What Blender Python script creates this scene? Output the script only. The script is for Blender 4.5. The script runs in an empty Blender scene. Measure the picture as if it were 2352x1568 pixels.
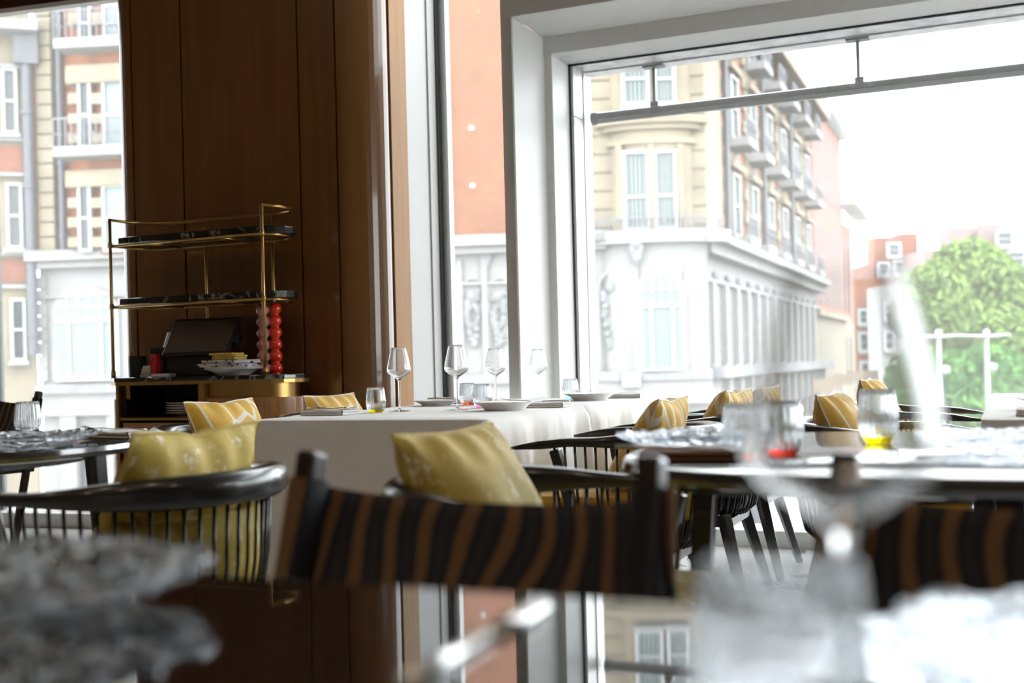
import bpy, math, random
from mathutils import Vector, Matrix
random.seed(4)
S = bpy.context.scene
COL = S.collection
# ------------------------------------------------------------------ camera, world, light, exposure
EYE = 0.905; FPX = 2613.0; ROLL = math.radians(1.43); YAW = math.radians(23.5); SHIFT = 52.0
cam_d = bpy.data.cameras.new('camera'); cam = bpy.data.objects.new('camera', cam_d); COL.objects.link(cam)
cam_d.sensor_width = 36.0; cam_d.lens = 36.0 * FPX / 2352.0
cam_d.shift_y = SHIFT / 2352.0
cam_d.clip_start = 0.05; cam_d.clip_end = 500
cam_d.dof.use_dof = True; cam_d.dof.focus_distance = 4.1; cam_d.dof.aperture_fstop = 2.7
fw = Vector((-math.sin(YAW), math.cos(YAW), 0)); rt0 = Vector((math.cos(YAW), math.sin(YAW), 0)); up0 = Vector((0, 0, 1))
cr, sr = math.cos(ROLL), math.sin(ROLL)
rt = rt0 * cr - up0 * sr; up = rt0 * sr + up0 * cr
m = Matrix((rt, up, -fw)).transposed().to_4x4(); m.translation = Vector((0, 0, EYE))
cam.matrix_world = m
S.camera = cam
w = bpy.data.worlds.new('overcast_sky'); S.world = w; w.use_nodes = True
wn = w.node_tree.nodes; wl = w.node_tree.links
bg = wn['Background']; bg.inputs['Color'].default_value = (0.93, 0.965, 1.0, 1); bg.inputs['Strength'].default_value = 6.8
def area(name, loc, size, power, col, rot=(0, 0, 0)):
    d = bpy.data.lights.new(name, 'AREA'); d.size = size; d.energy = power; d.color = col
    o = bpy.data.objects.new(name, d); o.location = loc; o.rotation_euler = rot; COL.objects.link(o); return o
for x, y in ((-2.6, 0.4), (-0.4, 0.6), (-0.6, -1.6), (-5.2, 0.6), (2.0, 0.2), (-2.8, -1.8)):
    area('ceiling_downlight', (x, y, 4.64), 0.35, 7, (1.0, 0.80, 0.58))
S.view_settings.view_transform = 'Standard'; S.view_settings.look = 'None'
S.view_settings.exposure = 0.52; S.view_settings.gamma = 1.0; S.view_settings.use_curve_mapping = False
cy = S.cycles
cy.use_denoising = True; cy.denoiser = 'OPENIMAGEDENOISE'; cy.denoising_input_passes = 'RGB_ALBEDO'
cy.max_bounces = 14; cy.diffuse_bounces = 4; cy.glossy_bounces = 5; cy.transmission_bounces = 12; cy.transparent_max_bounces = 24
cy.caustics_reflective = False; cy.caustics_refractive = False; cy.sample_clamp_indirect = 8

def W(X, D, z=0.0):            # metres right of / ahead of the camera -> room axes
    return Vector((rt0.x * X + fw.x * D, rt0.y * X + fw.y * D, z))
def ray(px, py):
    x = (px - 1176) / FPX; y = (784 - py) / FPX + SHIFT / FPX
    X = x * cr + y * sr; Z = -x * sr + y * cr
    return Vector((rt0.x * X + fw.x, rt0.y * X + fw.y, Z))

# ------------------------------------------------------------------ materials
MATS = {}
def base_mat(name):
    mt = bpy.data.materials.new(name); mt.use_nodes = True; MATS[name] = mt
    return mt, mt.node_tree.nodes, mt.node_tree.links, mt.node_tree.nodes['Principled BSDF']
def pm(name, col, rough=0.5, metal=0.0, coat=0.0, spec=0.5, noise=None, bump=None, sheen=0.0, ior=None, trans=0.0):
    mt, n, l, b = base_mat(name)
    b.inputs['Base Color'].default_value = (*col, 1); b.inputs['Roughness'].default_value = rough
    b.inputs['Metallic'].default_value = metal; b.inputs['Coat Weight'].default_value = coat; b.inputs['Coat Roughness'].default_value = 0.05
    b.inputs['Specular IOR Level'].default_value = spec; b.inputs['Sheen Weight'].default_value = sheen
    b.inputs['Transmission Weight'].default_value = trans
    if ior: b.inputs['IOR'].default_value = ior
    if noise or bump:
        tc = n.new('ShaderNodeTexCoord')
    if noise:                    # (scale, amount, stretch)
        mp = n.new('ShaderNodeMapping'); mp.inputs['Scale'].default_value = noise[2] if len(noise) > 2 else (1, 1, 1)
        l.new(tc.outputs['Object'], mp.inputs[0])
        nz = n.new('ShaderNodeTexNoise'); nz.inputs['Scale'].default_value = noise[0]; nz.inputs['Detail'].default_value = 5
        l.new(mp.outputs[0], nz.inputs['Vector'])
        r = n.new('ShaderNodeValToRGB'); a = noise[1]
        r.color_ramp.elements[0].position = 0.3; r.color_ramp.elements[1].position = 0.7
        r.color_ramp.elements[0].color = (*[c * (1 - a) for c in col], 1); r.color_ramp.elements[1].color = (*[min(1, c * (1 + a)) for c in col], 1)
        l.new(nz.outputs['Fac'], r.inputs[0]); l.new(r.outputs[0], b.inputs['Base Color'])
    if bump:                     # (scale, strength, distance)
        nz = n.new('ShaderNodeTexNoise'); nz.inputs['Scale'].default_value = bump[0]; l.new(tc.outputs['Object'], nz.inputs['Vector'])
        bp = n.new('ShaderNodeBump'); bp.inputs['Strength'].default_value = bump[1]; bp.inputs['Distance'].default_value = bump[2]
        l.new(nz.outputs['Fac'], bp.inputs['Height']); l.new(bp.outputs[0], b.inputs['Normal'])
    return mt
pm('white_paint', (0.60, 0.595, 0.58), 0.45, spec=0.3)
pm('wall_plaster', (0.16, 0.11, 0.07), 0.7)
pm('ceiling_paint', (0.20, 0.165, 0.13), 0.7)
pm('grey_metal', (0.60, 0.58, 0.58), 0.35, 0.3, noise=(2.0, 0.25, (6, 6, 0.5)))
pm('gasket', (0.03, 0.04, 0.04), 0.4)
pm('dark_metal', (0.03, 0.035, 0.04), 0.3, 0.4)
pm('rail_metal', (0.16, 0.17, 0.18), 0.3, 0.8)
pm('wood_panel', (0.16, 0.062, 0.013), 0.30, coat=0.5, noise=(2.2, 0.14, (12, 12, 0.5)))
pm('wood_light', (0.44, 0.205, 0.052), 0.5, spec=0.2, noise=(3.0, 0.10, (8, 8, 0.6)))
pm('wood_cabinet', (0.40, 0.19, 0.075), 0.3, coat=0.8, noise=(3.0, 0.15, (30, 30, 1.0)))
pm('wood_dark_red', (0.05, 0.012, 0.008), 0.35)
pm('brass', (0.50, 0.31, 0.11), 0.33, 1.0)
pm('black_wood', (0.012, 0.011, 0.011), 0.28, coat=0.3)
pm('brown_wood', (0.022, 0.010, 0.007), 0.32, coat=0.15)
pm('niche_dark', (0.012, 0.009, 0.006), 0.6)
pm('black_plastic', (0.010, 0.010, 0.011), 0.35)
pm('screen', (0.075, 0.052, 0.040), 0.28, spec=1.0, coat=0.5)  # brown base colour stands in for warm light reflected in the display
pm('cup_black', (0.01, 0.01, 0.01), 0.5)
pm('red_lacquer', (0.80, 0.035, 0.012), 0.15, coat=0.6)
pm('pink_lacquer', (0.72, 0.30, 0.26), 0.18, coat=0.6)
pm('red_card', (0.45, 0.01, 0.015), 0.5)
pm('paper', (0.70, 0.68, 0.66), 0.6)
pm('ceramic', (0.82, 0.80, 0.78), 0.15, coat=0.5)
pm('linen', (0.90, 0.89, 0.875), 0.75, bump=(160, 0.12, 0.002), sheen=0.2)
pm('napkin_white', (0.80, 0.79, 0.79), 0.75, sheen=0.2)
pm('napkin_yellow', (0.80, 0.55, 0.10), 0.75, sheen=0.3)
pm('napkin_lemon', (0.72, 0.66, 0.20), 0.75, sheen=0.3, noise=(20, 0.15))
pm('napkin_brown', (0.30, 0.15, 0.08), 0.75, sheen=0.2)
pm('silver', (0.62, 0.61, 0.60), 0.25, 1.0)
pm('table_gloss', (0.006, 0.006, 0.007), 0.03, spec=1.0, ior=2.2)
pm('piping_white', (0.80, 0.74, 0.62), 0.7)
pm('piping_gold', (0.50, 0.36, 0.07), 0.7)
# outdoors
pm('stone_cream', (0.150, 0.125, 0.086), 0.85, noise=(1.2, 0.16))
pm('stone_white', (0.165, 0.163, 0.160), 0.85, noise=(1.0, 0.07))
pm('stone_grey', (0.13, 0.13, 0.135), 0.85, noise=(2.0, 0.25))
pm('stone_slot', (0.13, 0.12, 0.11), 0.9, noise=(3.0, 0.2))  # greyer stone tone for the window slots of the office base
pm('sash_white', (0.225, 0.232, 0.24), 0.5)
pm('pipe_black', (0.045, 0.05, 0.06), 0.5)
pm('railing_iron', (0.10, 0.10, 0.115), 0.5)
pm('curtain', (0.13, 0.15, 0.145), 0.8)
pm('asphalt', (0.09, 0.09, 0.095), 0.8, noise=(0.6, 0.25))
pm('pavement', (0.19, 0.188, 0.185), 0.8, noise=(0.8, 0.12))
pm('lamp_grey', (0.20, 0.21, 0.23), 0.4)
pm('slate', (0.13, 0.09, 0.085), 0.7)
pm('bark', (0.10, 0.07, 0.05), 0.9)
pm('sign_brown', (0.14, 0.10, 0.07), 0.6)
pm('glass_green', (0.30, 0.34, 0.33), 0.2)
pm('coat_black', (0.02, 0.022, 0.028), 0.8)
pm('skin', (0.45, 0.24, 0.16), 0.6)
pm('beanie', (0.62, 0.16, 0.04), 0.8)
pm('denim', (0.10, 0.12, 0.17), 0.8)

def brick(name, c1, c2, mortar, stripe=0.0):
    mt, n, l, b = base_mat(name)
    b.inputs['Roughness'].default_value = 0.9
    tc = n.new('ShaderNodeTexCoord'); sx = n.new('ShaderNodeSeparateXYZ'); cx = n.new('ShaderNodeCombineXYZ')
    l.new(tc.outputs['Object'], sx.inputs[0]); l.new(sx.outputs['X'], cx.inputs['X']); l.new(sx.outputs['Z'], cx.inputs['Y'])
    br = n.new('ShaderNodeTexBrick'); br.inputs['Scale'].default_value = 1.0
    br.inputs['Color1'].default_value = (*c1, 1); br.inputs['Color2'].default_value = (*c2, 1); br.inputs['Mortar'].default_value = (*mortar, 1)
    br.inputs['Brick Width'].default_value = 0.3; br.inputs['Row Height'].default_value = 0.1; br.inputs['Mortar Size'].default_value = 0.008
    l.new(cx.outputs[0], br.inputs['Vector'])
    nz = n.new('ShaderNodeTexNoise'); nz.inputs['Scale'].default_value = 0.9; nz.inputs['Detail'].default_value = 6
    l.new(tc.outputs['Object'], nz.inputs['Vector'])
    mp = n.new('ShaderNodeMapRange'); mp.inputs['From Min'].default_value = 0.3; mp.inputs['From Max'].default_value = 0.7
    mp.inputs['To Min'].default_value = 0.82; mp.inputs['To Max'].default_value = 1.15
    l.new(nz.outputs['Fac'], mp.inputs['Value'])
    mx = n.new('ShaderNodeVectorMath'); mx.operation = 'SCALE'
    l.new(br.outputs['Color'], mx.inputs[0]); l.new(mp.outputs[0], mx.inputs['Scale']); l.new(mx.outputs[0], b.inputs['Base Color'])
brick('brick_orange', (0.160, 0.050, 0.012), (0.135, 0.040, 0.011), (0.12, 0.056, 0.032))
brick('brick_red', (0.15, 0.05, 0.026), (0.135, 0.042, 0.022), (0.14, 0.075, 0.055))
brick('brick_pink', (0.175, 0.068, 0.047), (0.16, 0.060, 0.042), (0.15, 0.080, 0.058))

def marble(name):
    mt, n, l, b = base_mat(name)
    b.inputs['Roughness'].default_value = 0.12; b.inputs['Coat Weight'].default_value = 0.5
    tc = n.new('ShaderNodeTexCoord')
    nz = n.new('ShaderNodeTexNoise'); nz.inputs['Scale'].default_value = 3.2; nz.inputs['Detail'].default_value = 8; nz.inputs['Distortion'].default_value = 1.6
    l.new(tc.outputs['Object'], nz.inputs['Vector'])
    a = n.new('ShaderNodeMath'); a.operation = 'SUBTRACT'; a.inputs[1].default_value = 0.5; l.new(nz.outputs['Fac'], a.inputs[0])
    c = n.new('ShaderNodeMath'); c.operation = 'ABSOLUTE'; l.new(a.outputs[0], c.inputs[0])
    r = n.new('ShaderNodeValToRGB'); e = r.color_ramp.elements
    e[0].position = 0.0; e[0].color = (0.22, 0.24, 0.21, 1); e[1].position = 0.022; e[1].color = (0.006, 0.010, 0.010, 1)
    l.new(c.outputs[0], r.inputs[0]); l.new(r.outputs[0], b.inputs['Base Color'])
marble('marble_black')

def velvet(name):
    mt, n, l, b = base_mat(name)
    b.inputs['Roughness'].default_value = 0.7; b.inputs['Sheen Weight'].default_value = 0.06; b.inputs['Sheen Tint'].default_value = (1, 0.9, 0.5, 1)
    tc = n.new('ShaderNodeTexCoord')
    nz = n.new('ShaderNodeTexNoise'); nz.inputs['Scale'].default_value = 6.0; nz.inputs['Detail'].default_value = 6; l.new(tc.outputs['Object'], nz.inputs['Vector'])
    r = n.new('ShaderNodeValToRGB'); e = r.color_ramp.elements
    e[0].position = 0.3; e[0].color = (0.34, 0.22, 0.02, 1); e[1].position = 0.68; e[1].color = (0.58, 0.43, 0.07, 1)
    l.new(nz.outputs['Fac'], r.inputs[0])
    mp = n.new('ShaderNodeMapping'); mp.inputs['Scale'].default_value = (1, 1, 0.6); l.new(tc.outputs['Object'], mp.inputs[0])
    n2 = n.new('ShaderNodeTexNoise'); n2.inputs['Scale'].default_value = 26; n2.inputs['Detail'].default_value = 8; n2.inputs['Roughness'].default_value = 0.75
    l.new(mp.outputs[0], n2.inputs['Vector'])
    r2 = n.new('ShaderNodeValToRGB'); r2.color_ramp.elements[0].position = 0.55; r2.color_ramp.elements[1].position = 0.64
    l.new(n2.outputs['Fac'], r2.inputs[0])
    mx = n.new('ShaderNodeMix'); mx.data_type = 'RGBA'; l.new(r2.outputs[0], mx.inputs['Factor']); l.new(r.outputs[0], mx.inputs['A'])
    mx.inputs['B'].default_value = (0.72, 0.66, 0.45, 1); l.new(mx.outputs['Result'], b.inputs['Base Color'])
velvet('velvet_mustard')

def patterned(name):             # yellow cotton with a loose net of white lines
    mt, n, l, b = base_mat(name)
    b.inputs['Roughness'].default_value = 0.8; b.inputs['Sheen Weight'].default_value = 0.2
    uv = n.new('ShaderNodeUVMap')
    mp = n.new('ShaderNodeMapping'); mp.inputs['Scale'].default_value = (4.4, 1.8, 1); mp.inputs['Rotation'].default_value = (0, 0, 0.25); l.new(uv.outputs[0], mp.inputs[0])
    v = n.new('ShaderNodeTexVoronoi'); v.feature = 'DISTANCE_TO_EDGE'; v.inputs['Scale'].default_value = 1.0; v.voronoi_dimensions = '2D'
    l.new(mp.outputs[0], v.inputs['Vector'])
    r = n.new('ShaderNodeValToRGB'); e = r.color_ramp.elements
    e[0].position = 0.048; e[0].color = (0.82, 0.76, 0.62, 1); e[1].position = 0.054; e[1].color = (0.72, 0.43, 0.055, 1)
    l.new(v.outputs['Distance'], r.inputs[0]); l.new(r.outputs[0], b.inputs['Base Color'])
patterned('cotton_patterned')

def stripes(name, beige, dark, mid, period=11.0):
    mt, n, l, b = base_mat(name)
    b.inputs['Roughness'].default_value = 0.85
    uv = n.new('ShaderNodeUVMap'); sx = n.new('ShaderNodeSeparateXYZ'); l.new(uv.outputs[0], sx.inputs[0])
    mu = n.new('ShaderNodeMath'); mu.operation = 'MULTIPLY'; mu.inputs[1].default_value = period; l.new(sx.outputs['X'], mu.inputs[0])
    fr = n.new('ShaderNodeMath'); fr.operation = 'FRACT'; l.new(mu.outputs[0], fr.inputs[0])
    r = n.new('ShaderNodeValToRGB'); r.color_ramp.interpolation = 'CONSTANT'; e = r.color_ramp.elements
    e[0].position = 0; e[0].color = (*beige, 1); e[1].position = 0.36; e[1].color = (*dark, 1)
    for p, c in ((0.60, mid), (0.68, dark), (0.76, mid), (0.80, dark)):
        q = e.new(p); q.color = (*c, 1)
    l.new(fr.outputs[0], r.inputs[0]); l.new(r.outputs[0], b.inputs['Base Color'])
stripes('fabric_striped', (0.175, 0.092, 0.038), (0.010, 0.012, 0.018), (0.035, 0.035, 0.04))
stripes('fabric_pinstripe', (0.70, 0.68, 0.66), (0.05, 0.07, 0.14), (0.4, 0.4, 0.42), 26)

def pattern_plate(name):
    mt, n, l, b = base_mat(name)
    b.inputs['Roughness'].default_value = 0.7
    tc = n.new('ShaderNodeTexCoord'); v = n.new('ShaderNodeTexVoronoi'); v.inputs['Scale'].default_value = 26
    l.new(tc.outputs['Object'], v.inputs['Vector'])
    r = n.new('ShaderNodeValToRGB'); r.color_ramp.interpolation = 'CONSTANT'; e = r.color_ramp.elements
    e[0].position = 0; e[0].color = (0.04, 0.05, 0.22, 1); e[1].position = 0.28; e[1].color = (0.8, 0.77, 0.75, 1)
    l.new(v.outputs['Distance'], r.inputs[0]); l.new(r.outputs[0], b.inputs['Base Color'])
pattern_plate('cloth_dotted')

def terrazzo(name):
    mt, n, l, b = base_mat(name)
    b.inputs['Roughness'].default_value = 0.22; b.inputs['Specular IOR Level'].default_value = 0.6
    tc = n.new('ShaderNodeTexCoord'); v = n.new('ShaderNodeTexVoronoi'); v.inputs['Scale'].default_value = 9; v.distance = 'MANHATTAN'
    l.new(tc.outputs['Object'], v.inputs['Vector'])
    sp = n.new('ShaderNodeSeparateColor'); l.new(v.outputs['Color'], sp.inputs[0])
    g = n.new('ShaderNodeMath'); g.operation = 'GREATER_THAN'; g.inputs[1].default_value = 0.86; l.new(sp.outputs['Red'], g.inputs[0])
    g2 = n.new('ShaderNodeMath'); g2.operation = 'LESS_THAN'; g2.inputs[1].default_value = 0.55; l.new(v.outputs['Distance'], g2.inputs[0])
    mu = n.new('ShaderNodeMath'); mu.operation = 'MULTIPLY'; l.new(g.outputs[0], mu.inputs[0]); l.new(g2.outputs[0], mu.inputs[1])
    mx = n.new('ShaderNodeMix'); mx.data_type = 'RGBA'; mx.inputs['A'].default_value = (0.66, 0.66, 0.65, 1); mx.inputs['B'].default_value = (0.16, 0.19, 0.19, 1)
    l.new(mu.outputs[0], mx.inputs['Factor']); l.new(mx.outputs['Result'], b.inputs['Base Color'])
terrazzo('terrazzo')

def leaf_mat(name, c1, c2):
    mt, n, l, b = base_mat(name)
    b.inputs['Roughness'].default_value = 0.7
    g = n.new('ShaderNodeNewGeometry'); r = n.new('ShaderNodeValToRGB')
    r.color_ramp.elements[0].color = (*c1, 1); r.color_ramp.elements[1].color = (*c2, 1)
    l.new(g.outputs['Random Per Island'], r.inputs[0]); l.new(r.outputs[0], b.inputs['Base Color'])
    t = n.new('ShaderNodeBsdfTranslucent'); l.new(r.outputs[0], t.inputs[0])
    mx = n.new('ShaderNodeMixShader'); mx.inputs[0].default_value = 0.35
    out = n['Material Output']; l.new(b.outputs[0], mx.inputs[1]); l.new(t.outputs[0], mx.inputs[2]); l.new(mx.outputs[0], out.inputs['Surface'])
leaf_mat('leaves_bright', (0.035, 0.085, 0.01), (0.20, 0.30, 0.055))
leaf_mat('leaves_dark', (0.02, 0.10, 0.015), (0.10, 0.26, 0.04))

def window_glass(name, veil, refl=0.6, tint=(0.97, 0.99, 0.985)):     # clear pane; haze over the outside view put in as a translucent veil
    mt, n, l, b = base_mat(name); n.remove(b); out = n['Material Output']
    tr = n.new('ShaderNodeBsdfTransparent'); tr.inputs[0].default_value = (*tint, 1)
    gl = n.new('ShaderNodeBsdfGlossy'); gl.inputs['Roughness'].default_value = 0.0
    fr = n.new('ShaderNodeFresnel'); fr.inputs['IOR'].default_value = 1.45
    k = n.new('ShaderNodeMath'); k.operation = 'MULTIPLY'; k.inputs[1].default_value = refl; l.new(fr.outputs[0], k.inputs[0])
    m1 = n.new('ShaderNodeMixShader'); l.new(k.outputs[0], m1.inputs[0]); l.new(tr.outputs[0], m1.inputs[1]); l.new(gl.outputs[0], m1.inputs[2])
    tl = n.new('ShaderNodeBsdfTranslucent'); tl.inputs[0].default_value = (0.95, 0.92, 0.86, 1)
    m2 = n.new('ShaderNodeMixShader'); m2.inputs[0].default_value = veil
    l.new(m1.outputs[0], m2.inputs[1]); l.new(tl.outputs[0], m2.inputs[2]); l.new(m2.outputs[0], out.inputs['Surface'])
window_glass('pane_glass', 0.045)
def far_glass(name, c, rough=0.1):
    return pm(name, c, rough, spec=0.35)
far_glass('sash_glass', (0.03, 0.038, 0.042)); far_glass('sash_glass_pale', (0.11, 0.135, 0.135), 0.3)

def thin_glass(name, tint=(1, 1, 1), amt=0.9, edge=0.72):     # thin blown glass: mostly see-through, brighter and greyer at grazing edges
    mt, n, l, b = base_mat(name); n.remove(b); out = n['Material Output']
    lw = n.new('ShaderNodeLayerWeight'); lw.inputs['Blend'].default_value = 0.25
    r = n.new('ShaderNodeValToRGB'); r.color_ramp.elements[0].position = 0.45; r.color_ramp.elements[0].color = (*[0.995 * c for c in tint], 1)
    r.color_ramp.elements[1].position = 1.0; r.color_ramp.elements[1].color = (*[edge * c for c in tint], 1)
    l.new(lw.outputs['Facing'], r.inputs[0])
    tr = n.new('ShaderNodeBsdfTransparent'); l.new(r.outputs[0], tr.inputs[0])
    gl = n.new('ShaderNodeBsdfGlossy'); gl.inputs['Roughness'].default_value = 0.02
    fr = n.new('ShaderNodeFresnel'); fr.inputs['IOR'].default_value = 1.5
    k = n.new('ShaderNodeMath'); k.operation = 'MULTIPLY'; k.inputs[1].default_value = amt; l.new(fr.outputs[0], k.inputs[0])
    mx = n.new('ShaderNodeMixShader'); l.new(k.outputs[0], mx.inputs[0]); l.new(tr.outputs[0], mx.inputs[1]); l.new(gl.outputs[0], mx.inputs[2])
    l.new(mx.outputs[0], out.inputs['Surface'])
thin_glass('glass_bowl', amt=0.45, edge=0.86)
def solid_glass(name, tint, rough=0.0, bump=None, clear=0.25):
    mt, n, l, b = base_mat(name); n.remove(b); out = n['Material Output']
    g = n.new('ShaderNodeBsdfGlass'); g.inputs['Color'].default_value = (*tint, 1); g.inputs['Roughness'].default_value = rough; g.inputs['IOR'].default_value = 1.48
    if bump:
        tc = n.new('ShaderNodeTexCoord'); nz = n.new('ShaderNodeTexVoronoi'); nz.feature = 'SMOOTH_F1'; nz.inputs['Scale'].default_value = bump[0]; l.new(tc.outputs['Object'], nz.inputs['Vector'])
        bp = n.new('ShaderNodeBump'); bp.inputs['Strength'].default_value = bump[1]; bp.inputs['Distance'].default_value = 0.01
        l.new(nz.outputs['Distance'], bp.inputs['Height']); l.new(bp.outputs[0], g.inputs['Normal'])
    tr = n.new('ShaderNodeBsdfTransparent'); tr.inputs[0].default_value = (*tint, 1)
    mx = n.new('ShaderNodeMixShader'); mx.inputs[0].default_value = clear
    l.new(g.outputs[0], mx.inputs[1]); l.new(tr.outputs[0], mx.inputs[2]); l.new(mx.outputs[0], out.inputs['Surface'])
solid_glass('glass_solid', (1, 1, 1), clear=0.1)
solid_glass('glass_clear', (1, 1, 1), clear=0.8)
solid_glass('glass_ribbed', (0.95, 0.96, 0.97), clear=0.5)
solid_glass('crystal', (0.88, 0.90, 0.925), 0.07, (45, 0.9), 0.2)
for nm, c in (('base_yellow', (0.95, 0.85, 0.02)), ('base_orange', (1.0, 0.45, 0.25)), ('base_red', (1.0, 0.22, 0.12)), ('base_pink', (1.0, 0.50, 0.80)), ('base_blue', (0.62, 0.88, 1.0)), ('base_clear', (0.93, 0.95, 0.96))):
    solid_glass(nm, c, clear=0.5)

# ------------------------------------------------------------------ mesh helpers
class MB:
    def __init__(s): s.v = []; s.f = []; s.uv = []; s.hasuv = False
    def add(s, vs, fs, uvs=None):
        o = len(s.v); s.v += [tuple(p) for p in vs]; s.f += [tuple(i + o for i in f) for f in fs]
        s.uv += uvs if uvs else [(0.0, 0.0)] * len(vs)
        if uvs: s.hasuv = True
        return s
    def box(s, x0, x1, y0, y1, z0, z1):
        vs = [(x, y, z) for z in (z0, z1) for y in (y0, y1) for x in (x0, x1)]
        return s.add(vs, [(0, 2, 3, 1), (4, 5, 7, 6), (0, 1, 5, 4), (2, 6, 7, 3), (0, 4, 6, 2), (1, 3, 7, 5)])
    def prism(s, pts, z0, z1):
        n = len(pts); vs = [(x, y, z0) for x, y in pts] + [(x, y, z1) for x, y in pts]
        fs = [tuple(range(n - 1, -1, -1)), tuple(range(n, 2 * n))] + [(i, (i + 1) % n, n + (i + 1) % n, n + i) for i in range(n)]
        return s.add(vs, fs)
    def lathe(s, prof, cx=0, cy_=0, cz=0, n=32, closed=False, rib=0, ribamp=0):
        vs = []; fs = []
        for r, z in prof:
            for k in range(n):
                a = 2 * math.pi * k / n; rr = r * (1 + (ribamp * math.cos(rib * a) if rib else 0))
                vs.append((cx + rr * math.cos(a), cy_ + rr * math.sin(a), cz + z))
        mn = len(prof)
        for i in range(mn - (0 if closed else 1)):
            j = (i + 1) % mn
            for k in range(n):
                k2 = (k + 1) % n; fs.append((i * n + k, i * n + k2, j * n + k2, j * n + k))
        if not closed:
            if prof[0][0] > 1e-6: fs.append(tuple(range(n - 1, -1, -1)))
            if prof[-1][0] > 1e-6: fs.append(tuple((mn - 1) * n + k for k in range(n)))
        return s.add(vs, fs)
    def sweep(s, pts, radii, n=8, flat=None, upv=None, uvs=False):
        # tube through pts; radii (a, b) half sizes across / up
        P = [Vector(p) for p in pts]; vs = []; fs = []
        prev = None
        for i, p in enumerate(P):
            t = (P[min(i + 1, len(P) - 1)] - P[max(i - 1, 0)]).normalized()
            u = Vector(upv) if upv else (Vector((0, 0, 1)) if abs(t.z) < 0.95 else Vector((1, 0, 0)))
            side = t.cross(u)
            if side.length < 1e-6: side = t.cross(Vector((0, 1, 0)))
            side.normalize(); uu = side.cross(t).normalized()
            if prev is not None and side.dot(prev) < 0: side = -side; uu = -uu
            prev = side
            r = radii[i] if isinstance(radii, list) else radii
            a, b = r if isinstance(r, tuple) else (r, r)
            for k in range(n):
                an = 2 * math.pi * (k + 0.5) / n
                ca, sa = math.cos(an), math.sin(an)
                if flat: ca = math.copysign(abs(ca) ** flat, ca); sa = math.copysign(abs(sa) ** flat, sa)
                vs.append(p + side * a * ca + uu * b * sa)
        m_ = len(P)
        for i in range(m_ - 1):
            for k in range(n):
                k2 = (k + 1) % n; fs.append((i * n + k, i * n + k2, (i + 1) * n + k2, (i + 1) * n + k))
        fs.append(tuple(range(n - 1, -1, -1))); fs.append(tuple((m_ - 1) * n + k for k in range(n)))
        return s.add(vs, fs)
    def beam(s, a, b, w0, d0, w1=None, d1=None):    # square tapered bar
        w1 = w1 or w0; d1 = d1 or d0
        return s.sweep([a, b], [(w0 * 0.7071, d0 * 0.7071), (w1 * 0.7071, d1 * 0.7071)], n=4)
    def grid(s, fn, nu, nv, closeu=False):
        vs = []; uv = []
        for j in range(nv + 1):
            for i in range(nu + (0 if closeu else 1)):
                p = fn(i / nu, j / nv); vs.append(p[:3]); uv.append((i / nu, j / nv) if len(p) == 3 else p[3])
        w_ = nu if closeu else nu + 1; fs = []
        for j in range(nv):
            for i in range(nu):
                i2 = (i + 1) % w_; fs.append((j * w_ + i, j * w_ + i2, (j + 1) * w_ + i2, (j + 1) * w_ + i))
        return s.add(vs, fs, uv)
    def build(s, name, mat, parent=None, smooth=False, bevel=0, solid=0, subd=0, xf=None, angle=35):
        me = bpy.data.meshes.new(name); me.from_pydata(s.v, [], s.f)
        if s.hasuv:
            ul = me.uv_layers.new(name='UVMap')
            for lp in me.loops: ul.data[lp.index].uv = s.uv[lp.vertex_index]
        me.materials.append(MATS[mat]); me.validate(); me.update()
        import bmesh
        b = bmesh.new(); b.from_mesh(me); bmesh.ops.recalc_face_normals(b, faces=b.faces); b.to_mesh(me); b.free()
        o = bpy.data.objects.new(name, me); COL.objects.link(o)
        if smooth:
            for p in me.polygons: p.use_smooth = True
            if smooth == 'auto': 
                me.set_sharp_from_angle(angle=math.radians(angle))
        if bevel:
            md = o.modifiers.new('bevel', 'BEVEL'); md.width = bevel; md.segments = 2; md.limit_method = 'ANGLE'
        if solid:
            md = o.modifiers.new('thick', 'SOLIDIFY'); md.thickness = solid; md.offset = 0
        if subd:
            md = o.modifiers.new('sub', 'SUBSURF'); md.levels = subd; md.render_levels = subd
        if parent is not None: o.parent = parent
        if xf: o.matrix_local = xf
        return o
def tag(o, label=None, cat=None, group=None, kind=None):
    if label: o['label'] = label
    if cat: o['category'] = cat
    if group: o['group'] = group
    if kind: o['kind'] = kind
    return o
def empty(name, loc=(0, 0, 0), rz=0, label=None, cat=None, group=None, kind=None, scale=None):
    o = bpy.data.objects.new(name, None); COL.objects.link(o); o.location = loc; o.rotation_euler = (0, 0, rz); o.empty_display_size = 0.1
    if scale: o.scale = scale
    return tag(o, label, cat, group, kind)
KIDS = {}
def tree_copy(o, parent=None):
    c = o.copy(); COL.objects.link(c)
    if parent is not None: c.parent = parent
    for ch in list(o.children): tree_copy(ch, c)
    return c
def dup(o, loc, rz=0, label=None, group=None, rot=None):
    c = tree_copy(o); c.location = loc; c.rotation_euler = rot or (0, 0, rz)
    if label: c['label'] = label
    if group: c['group'] = group
    return c
def struct(o): o['kind'] = 'structure'; return o
B = lambda *a: MB().box(*a)

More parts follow.
